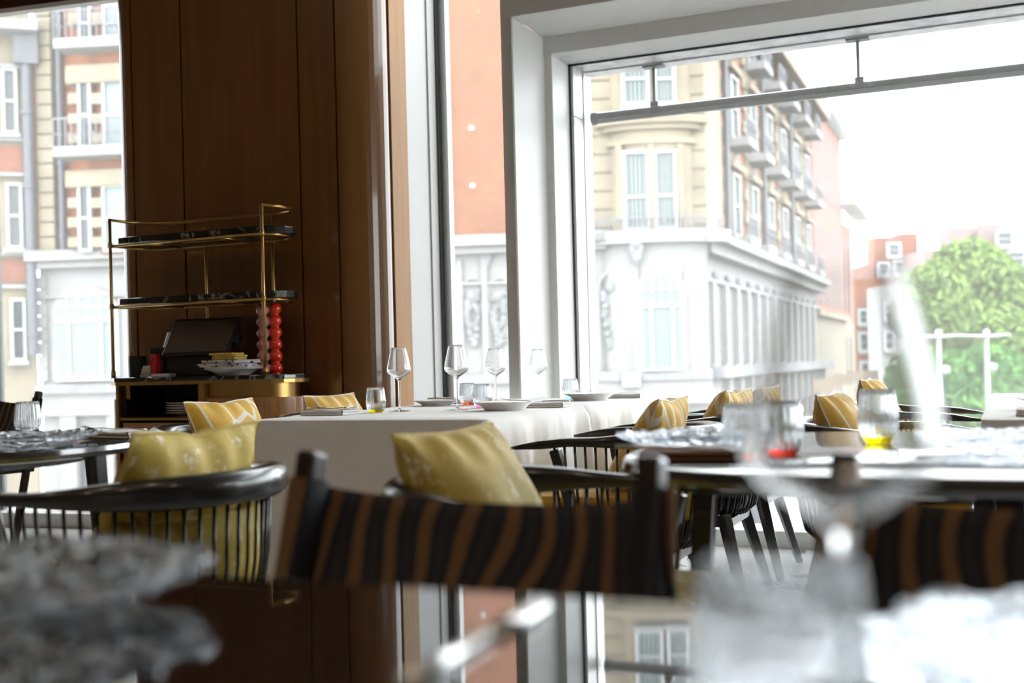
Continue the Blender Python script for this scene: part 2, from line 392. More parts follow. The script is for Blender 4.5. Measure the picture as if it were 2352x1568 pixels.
# ------------------------------------------------------------------ room shell
struct(B(-7.4, 4.3, -3.6, 5.96, -0.25, 0).build('floor', 'terrazzo'))
struct(B(-7.4, 4.3, -3.6, 5.96, 4.7, 4.9).build('ceiling', 'ceiling_paint'))
struct(B(-7.4, 4.3, -3.8, -3.6, -0.25, 4.9).build('wall_back', 'wall_plaster'))
struct(B(-7.6, -7.4, -3.6, 4.9, -0.25, 4.9).build('wall_left', 'wall_plaster'))
mb = MB(); mb.box(4.3, 4.5, -3.6, 3.5, -0.25, 4.9); mb.box(4.3, 4.5, 3.5, 6.0, -0.25, 0.1); mb.box(4.3, 4.5, 3.5, 6.0, 2.9, 4.9)
struct(mb.build('wall_right', 'wall_plaster'))

# wood clad pier between the windows, seams are real grooves
def arc(cx, cy_, r, a0, a1, n):
    return [(cx + r * math.cos(math.radians(a0 + (a1 - a0) * i / n)), cy_ + r * math.sin(math.radians(a0 + (a1 - a0) * i / n))) for i in range(n + 1)]
PV = 4.95
plan = [(-2.90, 5.335)]
plan += [(-2.90, 5.16), (-2.908, 5.158), (-2.908, 5.150), (-2.90, 5.148)]
plan += arc(-3.085, 5.135, 0.185, 0, -90, 10)
for sx in (-3.005 - 0.085, -3.315, -4.063, -4.405 + 0.0):
    plan += [(sx + 0.006, PV), (sx + 0.005, PV + 0.018), (sx - 0.005, PV + 0.018), (sx - 0.006, PV)]
plan += arc(-4.43, 5.08, 0.13, -90, -180, 8)
plan += [(-4.56, 5.335)]
struct(MB().prism(plan[::-1], 0.0, 4.7).build('wall_pier', 'wood_panel'))
struct(B(-2.901, -2.893, 5.165, 5.335, 0.0, 4.7).build('trim_1', 'wood_light'))
struct(B(-4.62, -2.93, 5.34, 5.9, 0.0, 4.7).build('wall_window_side', 'white_paint'))

# white jamb and middle window
w2 = empty('window_2', (0, 0, 0), kind='structure')
mb = MB(); mb.box(-2.93, -2.895, 5.337, 5.58, 0, 4.7); mb.box(-2.93, -2.887, 5.58, 5.69, 0, 4.7); mb.build('frame', 'white_paint', w2)
B(-2.93, -2.878, 5.665, 5.705, 0, 4.7).build('gasket', 'gasket', w2)
B(-2.93, -2.84, 5.71, 5.76, 0, 4.7).build('outer_frame', 'white_paint', w2)
B(-2.88, -2.22, 5.688, 5.694, 0.08, 4.7).build('pane', 'pane_glass', w2)
# white pillar with stepped reveals round the big window
mb = MB()
mb.prism([(-2.213, 5.05), (-2.150, 5.05), (-2.150, 5.45), (-2.105, 5.45), (-2.105, 5.69), (-2.213, 5.69)], 0, 2.49)
mb.prism([(-2.213, 5.05), (-2.150, 5.05), (-2.150, 5.45), (-2.213, 5.45)], 2.4902, 2.58)
mb.prism([(-2.213, 5.05), (-2.150, 5.05), (-2.150, 5.20), (-2.213, 5.20)], 2.5802, 4.7)
struct(mb.build('trim_2', 'white_paint', bevel=0.003))
mb = MB()
mb.box(-2.150, 4.3, 5.05, 5.20, 2.58, 2.668)
mb.box(-2.150, 4.3, 5.2002, 5.45, 2.58, 2.60)
struct(mb.build('trim_3', 'white_paint', bevel=0.003))
struct(B(-2.213, 4.3, 5.4502, 5.69, 2.4905, 2.668).build('trim_4', 'white_paint', bevel=0.003))
struct(B(-2.16, -2.155, 5.046, 5.05, 0, 2.58).build('trim_5', 'white_paint'))
# curb along the window
struct(B(-2.105, 4.3, 5.45, 5.69, 0, 0.08).build('trim_6', 'white_paint', bevel=0.004))
struct(B(-2.9, -2.213, 5.45, 5.69, 0, 0.08).build('trim_7', 'white_paint', bevel=0.004))
w3 = empty('window_3', (0, 0, 0), kind='structure')
B(-2.105, 4.3, 5.688, 5.696, 0.08, 2.49).build('pane', 'pane_glass', w3)
B(-2.15, 4.3, 5.688, 5.696, 2.668, 4.7).build('upper_pane', 'pane_glass', w3)
mb = MB(); mb.box(-2.16, -2.082, 5.70, 5.84, -0.2, 2.215); mb.box(-2.16, -2.082, 5.70, 5.84, 2.222, 2.485); mb.box(-2.16, -2.076, 5.848, 5.96, -0.2, 2.485)
mb.build('side_reveal', 'grey_metal', w3)
mb = MB(); mb.box(-2.16, 4.3, 5.70, 5.86, 2.487, 2.60); mb.box(-2.16, 4.3, 5.866, 5.96, 2.480, 2.60); mb.build('soffit', 'grey_metal', w3)
mb = MB(); mb.box(-2.105, 4.3, 5.696, 5.706, 2.482, 2.49); mb.box(-2.105, -2.097, 5.696, 5.706, 0.08, 2.49); mb.build('gasket', 'gasket', w3)
struct(B(-2.16, 4.3, 5.705, 5.97, -0.3, 0.02).build('trim_8', 'stone_grey'))
struct(B(-2.2, 4.3, 5.70, 5.96, 2.60, 2.67).build('trim_9', 'grey_metal'))
w4 = empty('window_4', (0, 0, 0), kind='structure'); B(4.37, 4.378, 3.5, 5.9, 0.1, 2.9).build('pane', 'pane_glass', w4)
# awning rail hung outside the glass
r_ = empty('awning_rail', (-2.03, 5.9, 2.235), label='long dark metal rail hanging outside the top of the big window', cat='rail')
mb = MB(); mb.sweep([(0, 0, 0.0), (5.6, 0, 0.0)], (0.032, 0.030), n=16); mb.build('bar', 'dark_metal', r_, smooth='auto')
mb = MB(); mb.box(0.03, 5.6, -0.036, -0.018, -0.034, -0.012); mb.build('gutter_strip', 'rail_metal', r_)
MB().sweep([(-0.02, 0, 0), (0.012, 0, 0)], (0.038, 0.036), n=16).build('end_cap', 'dark_metal', r_)
for sx in (0.335, 1.385, 2.6):
    h = MB().box(sx - 0.008, sx + 0.008, -0.008, 0.008, 0.02, 0.245).build('hanger', 'dark_metal', r_)
    MB().box(sx - 0.055, sx + 0.055, -0.03, 0.03, 0.236, 0.252).build('flange', 'dark_metal', h)
    mb = MB(); mb.box(sx - 0.014, sx + 0.028, -0.036, 0.02, 0.022, 0.048); mb.build('clamp', 'dark_metal', h)
    for q in (-0.02, 0.055): MB().sweep([(sx + q, -0.034, 0.004), (sx + q, -0.042, 0.004)], 0.008, n=10).build('bolt', 'silver', h)

# left window, set at a slight angle
LA = math.atan2(0.05, 0.358)
wl1 = empty('window_1', (-4.60, 5.222, 0), kind='structure'); wl1.rotation_euler = (0, 0, LA)
B(-2.9, 0.05, 0.10, 0.108, 0.09, 4.6).build('pane', 'pane_glass', wl1)
B(-2.9, 0.05, -0.02, 0.12, 0, 0.085).build('curb', 'white_paint', wl1, bevel=0.004)
B(-1.135, -1.085, 0.09, 0.125, 0.085, 4.6).build('mullion', 'white_paint', wl1)
B(-1.090, -1.080, 0.085, 0.13, 0.085, 4.6).build('gasket', 'gasket', wl1)
B(-2.9, 0.05, 0.02, 0.16, 3.19, 4.7).build('head', 'white_paint', wl1)
bl = empty('wooden_blind', (-4.60, 5.222, 3.1), LA, 'dark red brown wooden blind rolled up at the head of the left window', 'blind')
B(-2.9, 0.03, -0.03, 0.03, 0.015, 0.36).build('slats', 'wood_dark_red', bl)
B(-2.9, 0.03, -0.03, 0.03, -0.012, 0.015).build('bottom_rail', 'paper', bl)
for q in (-1.0, -0.17): B(q - 0.02, q + 0.02, -0.04, -0.028, -0.005, 0.12).build('clip', 'brass', bl)
struct(B(-7.4, -7.2, 4.4, 4.7, 0, 4.7).build('trim_10', 'white_paint'))

# ------------------------------------------------------------------ service station against the pier
SV = 4.70
st = empty('service_station', (-3.735, SV, 0), 0, 'brass and wood waiter station with black marble top and two open shelves', 'sideboard')
def stadium(hl, r, n=10, y0=0):
    return arc(hl - r, y0, r, -90, 90, n) + arc(-hl + r, y0, r, 90, 270, n)
MB().prism(stadium(0.58, 0.19), 0.862, 0.885).build('marble_top', 'marble_black', st, bevel=0.004)
MB().prism(stadium(0.575, 0.187), 0.845, 0.862).build('brass_rim', 'brass', st)
# body with open niche: back, sides, bottom
mb = MB()
mb.box(-0.42, 0.10, 0.10, 0.17, 0.10, 0.845); mb.box(-0.42, -0.40, -0.16, 0.17, 0.10, 0.845); mb.box(0.09, 0.11, -0.16, 0.17, 0.10, 0.845); mb.box(-0.42, 0.11, -0.16, 0.17, 0.06, 0.10)
mb.build('niche', 'niche_dark', st)
B(-0.435, -0.418, -0.185, -0.15, 0.06, 0.845).build('divider', 'brass', st); B(0.085, 0.122, -0.185, -0.15, 0.06, 0.845).build('divider', 'brass', st)
B(-0.418, 0.085, -0.18, 0.10, 0.668, 0.680).build('niche_shelf', 'brass', st)
dr = B(-0.40, 0.075, -0.178, -0.155, 0.12, 0.655).build('drawer', 'wood_cabinet', st, bevel=0.003)
pr = arc(0.39, 0, 0.18, -90, 60, 14); MB().prism([(0.125, -0.18)] + pr + [(0.125, 0.16)], 0.06, 0.775).build('door', 'wood_cabinet', st, smooth='auto')
pr = arc(-0.39, 0, 0.18, 120, 270, 14); MB().prism([(-0.44, 0.16)] + pr[:-1] + [(-0.44, -0.18)], 0.06, 0.775).build('door', 'wood_cabinet', st, smooth='auto')
pr = arc(0.37, 0, 0.155, -90, 90, 14); MB().prism([(0.125, -0.155)] + pr + [(0.125, 0.155)], 0.775, 0.845).build('brass_band', 'brass', st, smooth='auto')
pr = arc(-0.37, 0, 0.155, 90, 270, 14); MB().prism([(-0.43, 0.155)] + pr + [(-0.43, -0.155)], 0.775, 0.845).build('brass_band', 'brass', st, smooth='auto')
MB().prism(stadium(0.55, 0.16), 0.0, 0.06).build('plinth', 'brass', st)
ZS = (1.285, 1.60)
for zz in ZS:
    MB().prism(stadium(0.535, 0.13, 8, 0.0), zz - 0.026, zz + 0.006).build('marble_shelf', 'marble_black', st, bevel=0.003)
    path = [(-0.50, -0.14, zz - 0.036), (-0.47, 0.06, zz - 0.036), (-0.40, 0.13, zz - 0.036), (0.40, 0.13, zz - 0.036), (0.50, 0.06, zz - 0.036), (0.50, -0.08, zz - 0.036), (0.44, -0.14, zz - 0.036)]
    mb = MB(); mb.sweep(path, 0.007, n=8); mb.sweep([(-0.50, -0.14, zz - 0.036), (0.46, -0.14, zz - 0.036)], 0.007, n=8)
    for q in (-0.25, 0.2): mb.sweep([(q, -0.14, zz - 0.036), (q, 0.13, zz - 0.036)], 0.007, n=8)
    mb.build('shelf_bracket', 'brass', st, smooth=True)
for (x, y, z1) in ((-0.49, -0.14, 1.705), (0.455, -0.14, 1.705), (-0.10, 0.135, 1.70), (0.32, 0.135, 1.70)):
    u_ = MB().sweep([(x, y, 0.885), (x, y, z1)], 0.0085, n=10).build('upright', 'brass', st, smooth=True)
    for za, zb in ((0.885, 0.92), (ZS[0] - 0.045, ZS[0] - 0.02), (ZS[1] - 0.045, ZS[1] - 0.02)):
        MB().sweep([(x, y, za), (x, y, zb)], 0.012, n=10).build('collar', 'brass', u_, smooth=True)
MB().sweep([(-0.49, -0.14, 1.70), (-0.485, -0.02, 1.70), (-0.42, 0.09, 1.70), (-0.30, 0.135, 1.70), (0.33, 0.135, 1.70), (0.45, 0.11, 1.70), (0.505, 0.02, 1.70), (0.505, -0.07, 1.70), (0.455, -0.14, 1.705)], 0.008, n=8).build('top_rail', 'brass', st, smooth=True)
TZ = 0.885
def on_st(x, y, z=TZ): return (-3.735 + x, SV + y, z)
# till terminal
t = empty('till_terminal', on_st(-0.02, 0.0), math.radians(8), 'black touch screen till tilted back on the marble top', 'till')
mb = MB(); mb.box(-0.21, 0.06, -0.07, 0.10, 0.0, 0.115); mb.build('printer_base', 'black_plastic', t, bevel=0.006)
mb = MB(); mb.box(-0.26, -0.18, -0.09, 0.06, 0.0, 0.15); mb.build('card_slot', 'black_plastic', t, bevel=0.006)
sc_ = MB().box(-0.185, 0.185, -0.006, 0.016, 0, 0.235).build('screen_housing', 'black_plastic', t, bevel=0.004)
sc_.location = (0.02, -0.125, 0.105); sc_.rotation_euler = (math.radians(-38), math.radians(0), 0)
B(-0.172, 0.172, -0.0085, -0.0055, 0.014, 0.222).build('display', 'screen', sc_)
B(0.14, 0.20, 0.0, 0.06, 0.08, 0.15).build('side_reader', 'black_plastic', sc_, bevel=0.004)
k_ = B(-0.225, -0.175, -0.02, 0.02, 0.09, 0.20).build('scanner', 'grey_metal', t, bevel=0.008); k_.location = (-0.02, -0.03, 0.05); k_.rotation_euler = (math.radians(-30), 0, 0)
mb = MB(); mb.sweep([(0.04, 0.02, 0.0), (0.04, 0.06, 0.2)], (0.03, 0.02), n=8); mb.build('stand', 'black_plastic', t)
c = empty('pen_cup', on_st(-0.40, -0.06), 0, 'matt black cup of pens at the left end of the marble top', 'cup')
MB().lathe([(0, 0), (0.045, 0), (0.046, 0.11), (0.042, 0.11), (0.04, 0.01), (0, 0.01)], n=24).build('cup_wall', 'cup_black', c, smooth='auto')
for q in (-0.015, 0.005): MB().sweep([(q, 0, 0.02), (q - 0.035, 0.0, 0.145)], 0.0035, n=6).build('pen', 'wood_cabinet', c)
for i in range(4):
    o = B(-0.055, 0.055, -0.07, 0.07, 0, 0.014).build('notebook', 'paper', bevel=0.002); o.location = on_st(-0.285 + 0.006 * i, -0.045, TZ + 0.0145 * i); o.rotation_euler = (0, 0, 0.12 * (i % 2))
    tag(o, ['white notebook at the bottom of the pile beside the pen cup', 'second white notebook from the bottom beside the pen cup', 'third white notebook up in the pile beside the pen cup', 'topmost white notebook in the pile beside the pen cup'][i], 'notebook', 'notebooks beside the pen cup')
o = B(-0.014, 0.014, -0.06, 0.06, 0, 0.115).build('menu_holder', 'red_card', bevel=0.002); o.location = on_st(-0.215, -0.10); tag(o, 'upright red booklet standing between notebooks and till', 'booklet')
o = B(-0.055, 0.055, -0.03, 0.03, 0, 0.016).build('card_box', 'paper', bevel=0.002); o.location = on_st(-0.16, -0.145); tag(o, 'small pale card box lying in front of the till', 'box')
# plate stack with napkins
def plate_prof(R, h, rf):
    return [(0, 0.0), (rf, 0.0), (rf * 1.04, 0.004), (R * 0.78, h * 0.62), (R, h), (R, h + 0.0025), (R * 0.97, h + 0.003), (R * 0.74, h * 0.62 + 0.004), (rf * 0.95, 0.0055), (0, 0.0055)]
SP = on_st(0.215, -0.07)
for i in range(2):
    o = MB().lathe(plate_prof(0.145, 0.032, 0.08), n=40).build('dinner_plate', 'ceramic', smooth='auto'); o.location = (SP[0], SP[1], TZ + 0.007 * i)
    tag(o, ['lower white plate of the pair stacked on the waiter station', 'upper white plate of the pair stacked on the waiter station'][i], 'plate', 'plates on the waiter station')
def folded(name, sx, sy, layers, th, mat, wob=0.006, seed=0):
    rnd = random.Random(seed); mb = MB()
    for L in range(layers):
        z0 = L * th; ox = rnd.uniform(-wob, wob); oy = rnd.uniform(-wob, wob); ph = rnd.uniform(0, 6)
        mb.grid(lambda u, v: (ox + (u - .5) * sx, oy + (v - .5) * sy, z0 + th * .9 + 0.0012 * math.sin(7 * u + ph) + 0.001 * math.sin(9 * v + ph)), 12, 10)
        mb.grid(lambda u, v: (ox + (u - .5) * sx, oy + (v - .5) * sy, z0 + 0.001 + 0.0012 * math.sin(7 * u + ph) * (1 if L else 0)), 12, 10)
        # rounded fold down one side
        mb.grid(lambda u, v: (ox - sx / 2 - th * .45 * math.sin(math.pi * u), oy + (v - .5) * sy, z0 + th * .45 - th * .45 * math.cos(math.pi * u) + 0.0005), 6, 10)
        mb.grid(lambda u, v: (ox + sx / 2 + th * .3 * math.sin(math.pi * u), oy + (v - .5) * sy, z0 + th * .45 - th * .45 * math.cos(math.pi * u) + 0.0005), 6, 10)
        mb.grid(lambda u, v: (ox + (u - .5) * sx, oy - sy / 2 - th * .3 * math.sin(math.pi * v), z0 + th * .45 - th * .45 * math.cos(math.pi * v) + 0.0005), 12, 6)
        mb.grid(lambda u, v: (ox + (u - .5) * sx, oy + sy / 2 + th * .3 * math.sin(math.pi * v), z0 + th * .45 - th * .45 * math.cos(math.pi * v) + 0.0005), 12, 6)
    return mb.build(name, mat, smooth=True)
for i in range(2):
    o = folded('folded_cloth', 0.23, 0.17, 2, 0.008, 'cloth_dotted', 0.008, i); o.location = (SP[0] - 0.01 + 0.02 * i, SP[1] - 0.03, TZ + 0.042 + 0.0175 * i); o.rotation_euler = (0, 0, 0.1 - 0.3 * i)
    tag(o, ['lower dotted white cloth folded on the plates', 'upper dotted white cloth folded on the plates'][i], 'cloth', 'folded cloths on the plates')
o = folded('folded_napkin', 0.14, 0.09, 3, 0.011, 'napkin_yellow', 0.01, 5); o.location = (SP[0] - 0.01, SP[1] - 0.03, TZ + 0.078); o.rotation_euler = (0, 0, -0.1)
tag(o, 'yellow napkin folded on top of the plate stack at the till', 'napkin')
def mill(loc, mat, label):
    e = empty('pepper_mill', loc, 0, label, 'pepper mill', 'tall beaded pepper mills')
    prof = [(0.001, 0)]; R = 0.033; n = 6; H = 0.355 / n
    prof = [(0, 0), (0.026, 0)]
    for k in range(n):
        for j in range(1, 10):
            a = math.pi * (0.12 + 0.76 * j / 10); prof.append((R * math.sin(a), H * (k + 0.5 - 0.5 * math.cos(a) / math.cos(math.pi * .12))))
    prof.append((0.0, 0.355)); MB().lathe(prof, n=24).build('bead_body', mat, e, smooth=True)
    MB().lathe([(0, 0.350), (0.004, 0.352), (0.004, 0.36), (0.007, 0.364), (0.007, 0.370), (0.003, 0.375), (0, 0.375)], n=12).build('top_knob', 'silver', e, smooth=True)
mill(on_st(0.28, 0.09), 'pink_lacquer', 'tall dusty pink beaded pepper mill on the marble top')
mill(on_st(0.405, 0.02), 'red_lacquer', 'tall red beaded pepper mill at the right end of the marble top')
for i in range(5):
    o = MB().lathe(plate_prof(0.12, 0.02, 0.07), n=36).build('stacked_plate', 'ceramic', smooth='auto'); o.location = on_st(-0.12, 0.0, 0.6805 + 0.0125 * i)
    tag(o, ['%s white plate in the stack inside the dark niche' % s for s in ('bottom', 'second lowest', 'middle', 'second highest', 'topmost')][i], 'plate', 'plates in the niche')

# ------------------------------------------------------------------ chairs
def u_path(s):                   # s 0..1 around the horseshoe, tip to tip; front is +x
    La = 0.27; R = 0.272; tot = 2 * La + math.pi * R; d = s * tot
    if d < La: return (0.27 - d, -R)
    if d > tot - La: return (0.27 - (tot - d), R)
    a = (d - La) / R
    return (-R * math.sin(a) * 1.0, -R * math.cos(a))
def rail_z(x): 
    k = min(1, max(0, (0.05 - x) / 0.30)); k = k * k * (3 - 2 * k)
    t = min(1, max(0, (x - 0.10) / 0.17))
    return 0.671 + 0.006 * k - 0.018 * t, k
def make_spindle_chair(padmat):
    e = empty('spindle_armchair', (0, 0, 0), 0, 'x', 'chair')
    N = 44; pts = []; rad = []
    for i in range(N + 1):
        x, y = u_path(i / N); z, k = rail_z(x); tip = min(1, min(i, N - i) / 3.0)
        pts.append((x * (1 + 0.03 * k), y, z)); rad.append((max(.004, (0.021 + 0.012 * k) * (0.25 + 0.75 * tip)), max(.004, (0.0135 + 0.020 * k) * (0.35 + 0.65 * tip))))
    MB().sweep(pts, rad, n=14, flat=0.75, upv=(0, 0, 1)).build('arm_rail', 'black_wood', e, smooth=True)
    # pad shell under the seat, seat pad
    def ring(sc, z): 
        return [(u_path(0.16 + 0.68 * i / 30)[0] * sc + 0.0, u_path(0.16 + 0.68 * i / 30)[1] * sc, z) for i in range(31)]
    def shell(scs, name, mat):
        vs = []; fs = []
        full = []
        for sc, z in scs:
            r = ring(sc, z); fx = 0.235 * sc / 0.8 if sc > 0 else 0
            front = [(fx, 0.272 * sc * (1 - 2 * j / 8), z) for j in range(0, 9)] if sc > 0 else []
            full.append(r + front)
        n = len(full[0]); 
        for r in full: vs += r
        for a in range(len(full) - 1):
            for i in range(n): fs.append((a * n + i, a * n + (i + 1) % n, (a + 1) * n + (i + 1) % n, (a + 1) * n + i))
        fs.append(tuple(range(n - 1, -1, -1))); fs.append(tuple((len(full) - 1) * n + i for i in range(n)))
        mb = MB(); mb.add(vs, fs); return mb.build(name, mat, e, smooth='auto')
    shell([(0.62, 0.325), (0.78, 0.345), (0.86, 0.385), (0.87, 0.42), (0.84, 0.42)], 'seat_shell', 'black_wood')
    shell([(0.80, 0.421), (0.86, 0.435), (0.87, 0.475), (0.84, 0.505), (0.72, 0.518)], 'seat_pad', padmat)
    # upholstered inner back pad, inside the spindles
    mb = MB()
    def bk(u, v):
        s = 0.30 + 0.40 * u; x, y = u_path(s); f = 0.86
        th = 0.0
        return (x * f * (0.98 + 0.02 * v), y * f, 0.47 + 0.15 * v)
    mb.grid(bk, 20, 5); b_ = mb.build('back_pad', padmat, e, smooth=True, solid=0.03)
    NS = 36
    for i in range(NS):
        s = 0.10 + 0.80 * i / (NS - 1); x, y = u_path(s); z, k = rail_z(x)
        p = [(x, y, z - 0.01), (x * 0.97, y * 0.97, 0.52), (x * 0.91, y * 0.91, 0.42), (x * 0.86, y * 0.86, 0.365), (x * 0.74, y * 0.74, 0.337)]
        MB().sweep(p, 0.0042, n=6).build('spindle', 'black_wood', e, smooth=True)
    for sy in (-1, 1):
        MB().beam((0.13, sy * 0.268, 0.65), (0.06, sy * 0.235, 0.36), 0.034, 0.030, 0.034, 0.032).build('arm_post', 'black_wood', e, bevel=0.004)
        for sx in (-1, 1):
            MB().beam((sx * 0.155, sy * 0.155, 0.345), (sx * 0.245, sy * 0.225, 0.0), 0.040, 0.040, 0.026, 0.026).build('leg', 'black_wood', e, bevel=0.004)
    mb = MB(); mb.beam((-0.17, -0.16, 0.318), (-0.17, 0.16, 0.318), 0.03, 0.03); mb.beam((0.17, -0.16, 0.318), (0.17, 0.16, 0.318), 0.03, 0.03)
    mb.beam((-0.17, -0.16, 0.318), (0.17, -0.16, 0.318), 0.03, 0.03); mb.beam((-0.17, 0.16, 0.318), (0.17, 0.16, 0.318), 0.03, 0.03)
    mb.build('seat_frame', 'black_wood', e)
    return e
cv = make_spindle_chair('velvet_mustard'); cp = make_spindle_chair('cotton_patterned')
chairs = [
 (cv, True, (-1.675, 1.87), 180, 'black spindle armchair with mustard velvet cushion, in the left foreground by the round table'),
 (cv, False, (-0.725, 1.86), -3, 'black spindle armchair with velvet cushion, directly behind the striped chair in the middle'),
 (cp, True, (-1.10, 3.40), 180, 'black spindle armchair at the near right side of the white clothed table'),
 (cp, False, (-1.10, 4.20), 180, 'second black spindle armchair along the right side of the white clothed table'),
 (cp, False, (-1.10, 4.86), 180, 'farthest black spindle armchair along the right side of the white clothed table'),
 (cp, False, (-2.62, 3.45), 0, 'black spindle armchair left of the white clothed table, before the waiter station'),
 (cp, False, (-2.62, 4.20), 0, 'black spindle armchair at the far left side of the white clothed table, beside the pier'),
 (cp, False, (-0.36, 3.68), 0, 'black spindle armchair behind the round table, nearer of two facing the right clothed table'),
 (cp, False, (-0.36, 4.84), 0, 'farther black spindle armchair facing the right clothed table, nearest the big window'),
]
for src, first, (x, y), deg, lab in chairs:
    g = 'black spindle armchairs around the tables'
    if first: o = src; o.location = (x, y, 0); o.rotation_euler = (0, 0, math.radians(deg)); o['label'] = lab; o['group'] = g
    else: dup(src, (x, y, 0), math.radians(deg), lab, g)

def make_sling_chair():
    e = empty('striped_chair', (0, 0, 0), 0, 'x', 'chair')
    hw = 0.225
    def cloth(u, v):               # u across, v 0 bottom .. 1 top ; wraps round the posts at both ends
        ww = hw + 0.028 + 0.010 * (1 - v); x = -ww + 2 * ww * u
        sag = 0.036 * (4 * u * (1 - u)) ** 0.55
        z = 0.475 + (0.300 - sag) * v + 0.004 * math.sin(9 * u) * (1 - v)
        y = -0.022 + 0.078 * v + 0.055 * math.sin(math.pi * u) * (0.4 + 0.6 * v) - 0.010 * math.sin(5 * v + 3 * u)
        shear = 0.105 * (1 - v) * (1 - max(0, (u - 0.45) / 0.55)) + 0.022 * math.sin(5.5 * v + 9 * u) + 0.010 * math.sin(11 * v - 7 * u) * (1 if u < .97 else 0)
        return (x, y, z, (u + shear, v))
    mb = MB(); mb.grid(cloth, 60, 16); 
    mb.build('back_sling', 'fabric_striped', e, smooth=True, solid=0.006)
    for sx in (-1, 1):
        MB().beam((sx * (hw + 0.03), -0.12, 0.0), (sx * (hw - 0.002), 0.062, 0.802), 0.036, 0.030, 0.034, 0.028).build('back_post', 'brown_wood', e, bevel=0.006)
        mb = MB(); mb.sweep([(sx * (hw + 0.011), -0.014, 0.47), (sx * (hw - 0.001), 0.054, 0.768)], [(0.026, 0.022), (0.024, 0.020)], n=12, flat=0.6); mb2 = mb
        # give the sleeve stripe coordinates
        mb.uv = [(0.985 if sx > 0 else 0.03 + 0.02 * (p[2] - .47), 0.5) for p in mb.v]; mb.uv = [((0.955 if sx > 0 else 0.02) + 0.9 * (p[0] - sx * hw) + (0.10 * (0.77 - p[2]) if sx < 0 else 0.03 * (0.77 - p[2])), 0.5) for p in mb.v]; mb.hasuv = True
        mb.build('post_sleeve', 'fabric_striped', e, smooth='auto')
        MB().beam((sx * hw, -0.42, 0.0), (sx * hw, -0.40, 0.44), 0.034, 0.034, 0.038, 0.038).build('front_leg', 'brown_wood', e, bevel=0.006)
        MB().sweep([(sx * hw, 0.02, 0.02), (sx * hw, -0.2, 0.028), (sx * hw, -0.42, 0.02)], [(0.016, 0.02)] * 3, n=8).build('floor_runner', 'brown_wood', e, smooth=True)
        MB().beam((sx * hw, -0.40, 0.425), (sx * hw, 0.02, 0.425), 0.028, 0.035).build('seat_rail', 'brown_wood', e, bevel=0.004)
    MB().beam((-hw, -0.40, 0.425), (hw, -0.40, 0.425), 0.028, 0.035).build('front_rail', 'brown_wood', e, bevel=0.004)
    mb = MB(); mb.grid(lambda u, v: (-hw - 0.015 + (2 * hw + 0.03) * u, -0.42 + 0.44 * v, 0.447 - 0.015 * math.sin(math.pi * u)), 20, 10)
    mb.build('seat_sling', 'fabric_pinstripe', e, smooth=True, solid=0.012)
    return e
sc0 = make_sling_chair()
sc0.location = (-0.578, 1.13, 0); sc0.rotation_euler = (0, 0, math.radians(-3)); sc0['label'] = 'black and tan striped chair back in the middle foreground'
g = 'striped sling chairs'; sc0['group'] = g
dup(sc0, (0.066, 1.175, 0), math.radians(0), 'black and tan striped chair in the right foreground, its left post against the round table', g)
o = dup(sc0, (-4.78, 4.37, 0), math.radians(-14), 'brightly lit striped chair with pinstripe seat beside the left window', g); o.scale = (1, 1, 1.03)

# ------------------------------------------------------------------ cushions
def pillow(name, w_, h_, t_, mat, pipe, loc, rot, label, seed=0, group=None, crease=0.0):
    rnd = random.Random(seed); ph = [rnd.uniform(0, 6) for _ in range(6)]
    def side(sg):
        def fn(u, v):
            a = 2 * u - 1; b = 2 * v - 1
            pin = 1 - 0.045 * (1 - abs(a) ** 1.6) * abs(b) ** 2.5; pin2 = 1 - 0.06 * (1 - abs(b) ** 1.6) * abs(a) ** 2.5
            x = a * w_ / 2 * pin2; z = b * h_ / 2 * pin
            prof = max(0, (1 - abs(a) ** 2.6)) ** 0.55 * max(0, (1 - abs(b) ** 2.6)) ** 0.55
            y = sg * t_ / 2 * prof * (1 + 0.06 * math.sin(5 * a + ph[0]) * math.cos(4 * b + ph[1]))
            ed = abs(b) ** 4 * (1 - abs(b) ** 8)
            y += sg * 0.010 * math.sin(14 * a + ph[2]) * ed * 1.5
            z -= crease * math.exp(-(a / 0.25) ** 2) * max(0, b) ** 2 * h_
            # slump
            y += 0.05 * h_ * b * b
            return (x, y, z, (u, v))
        return fn
    mb = MB(); mb.grid(side(1), 26, 26); mb.grid(side(-1), 26, 26)
    o = mb.build(name, mat, None, smooth=True)
    pts = []
    fn = side(0)
    for i in range(26): pts.append(fn(i / 26, 0)[:3])
    for i in range(26): pts.append(fn(1, i / 26)[:3])
    for i in range(26): pts.append(fn(1 - i / 26, 1)[:3])
    for i in range(27): pts.append(fn(0, 1 - i / 26)[:3])
    MB().sweep(pts, 0.0035, n=6, upv=(0, 1, 0)).build('piping', pipe, o, smooth=True)
    o.location = loc; o.rotation_euler = [math.radians(r) for r in rot]
    return tag(o, label, 'cushion', group)
G = 'scatter cushions standing in the armchairs'
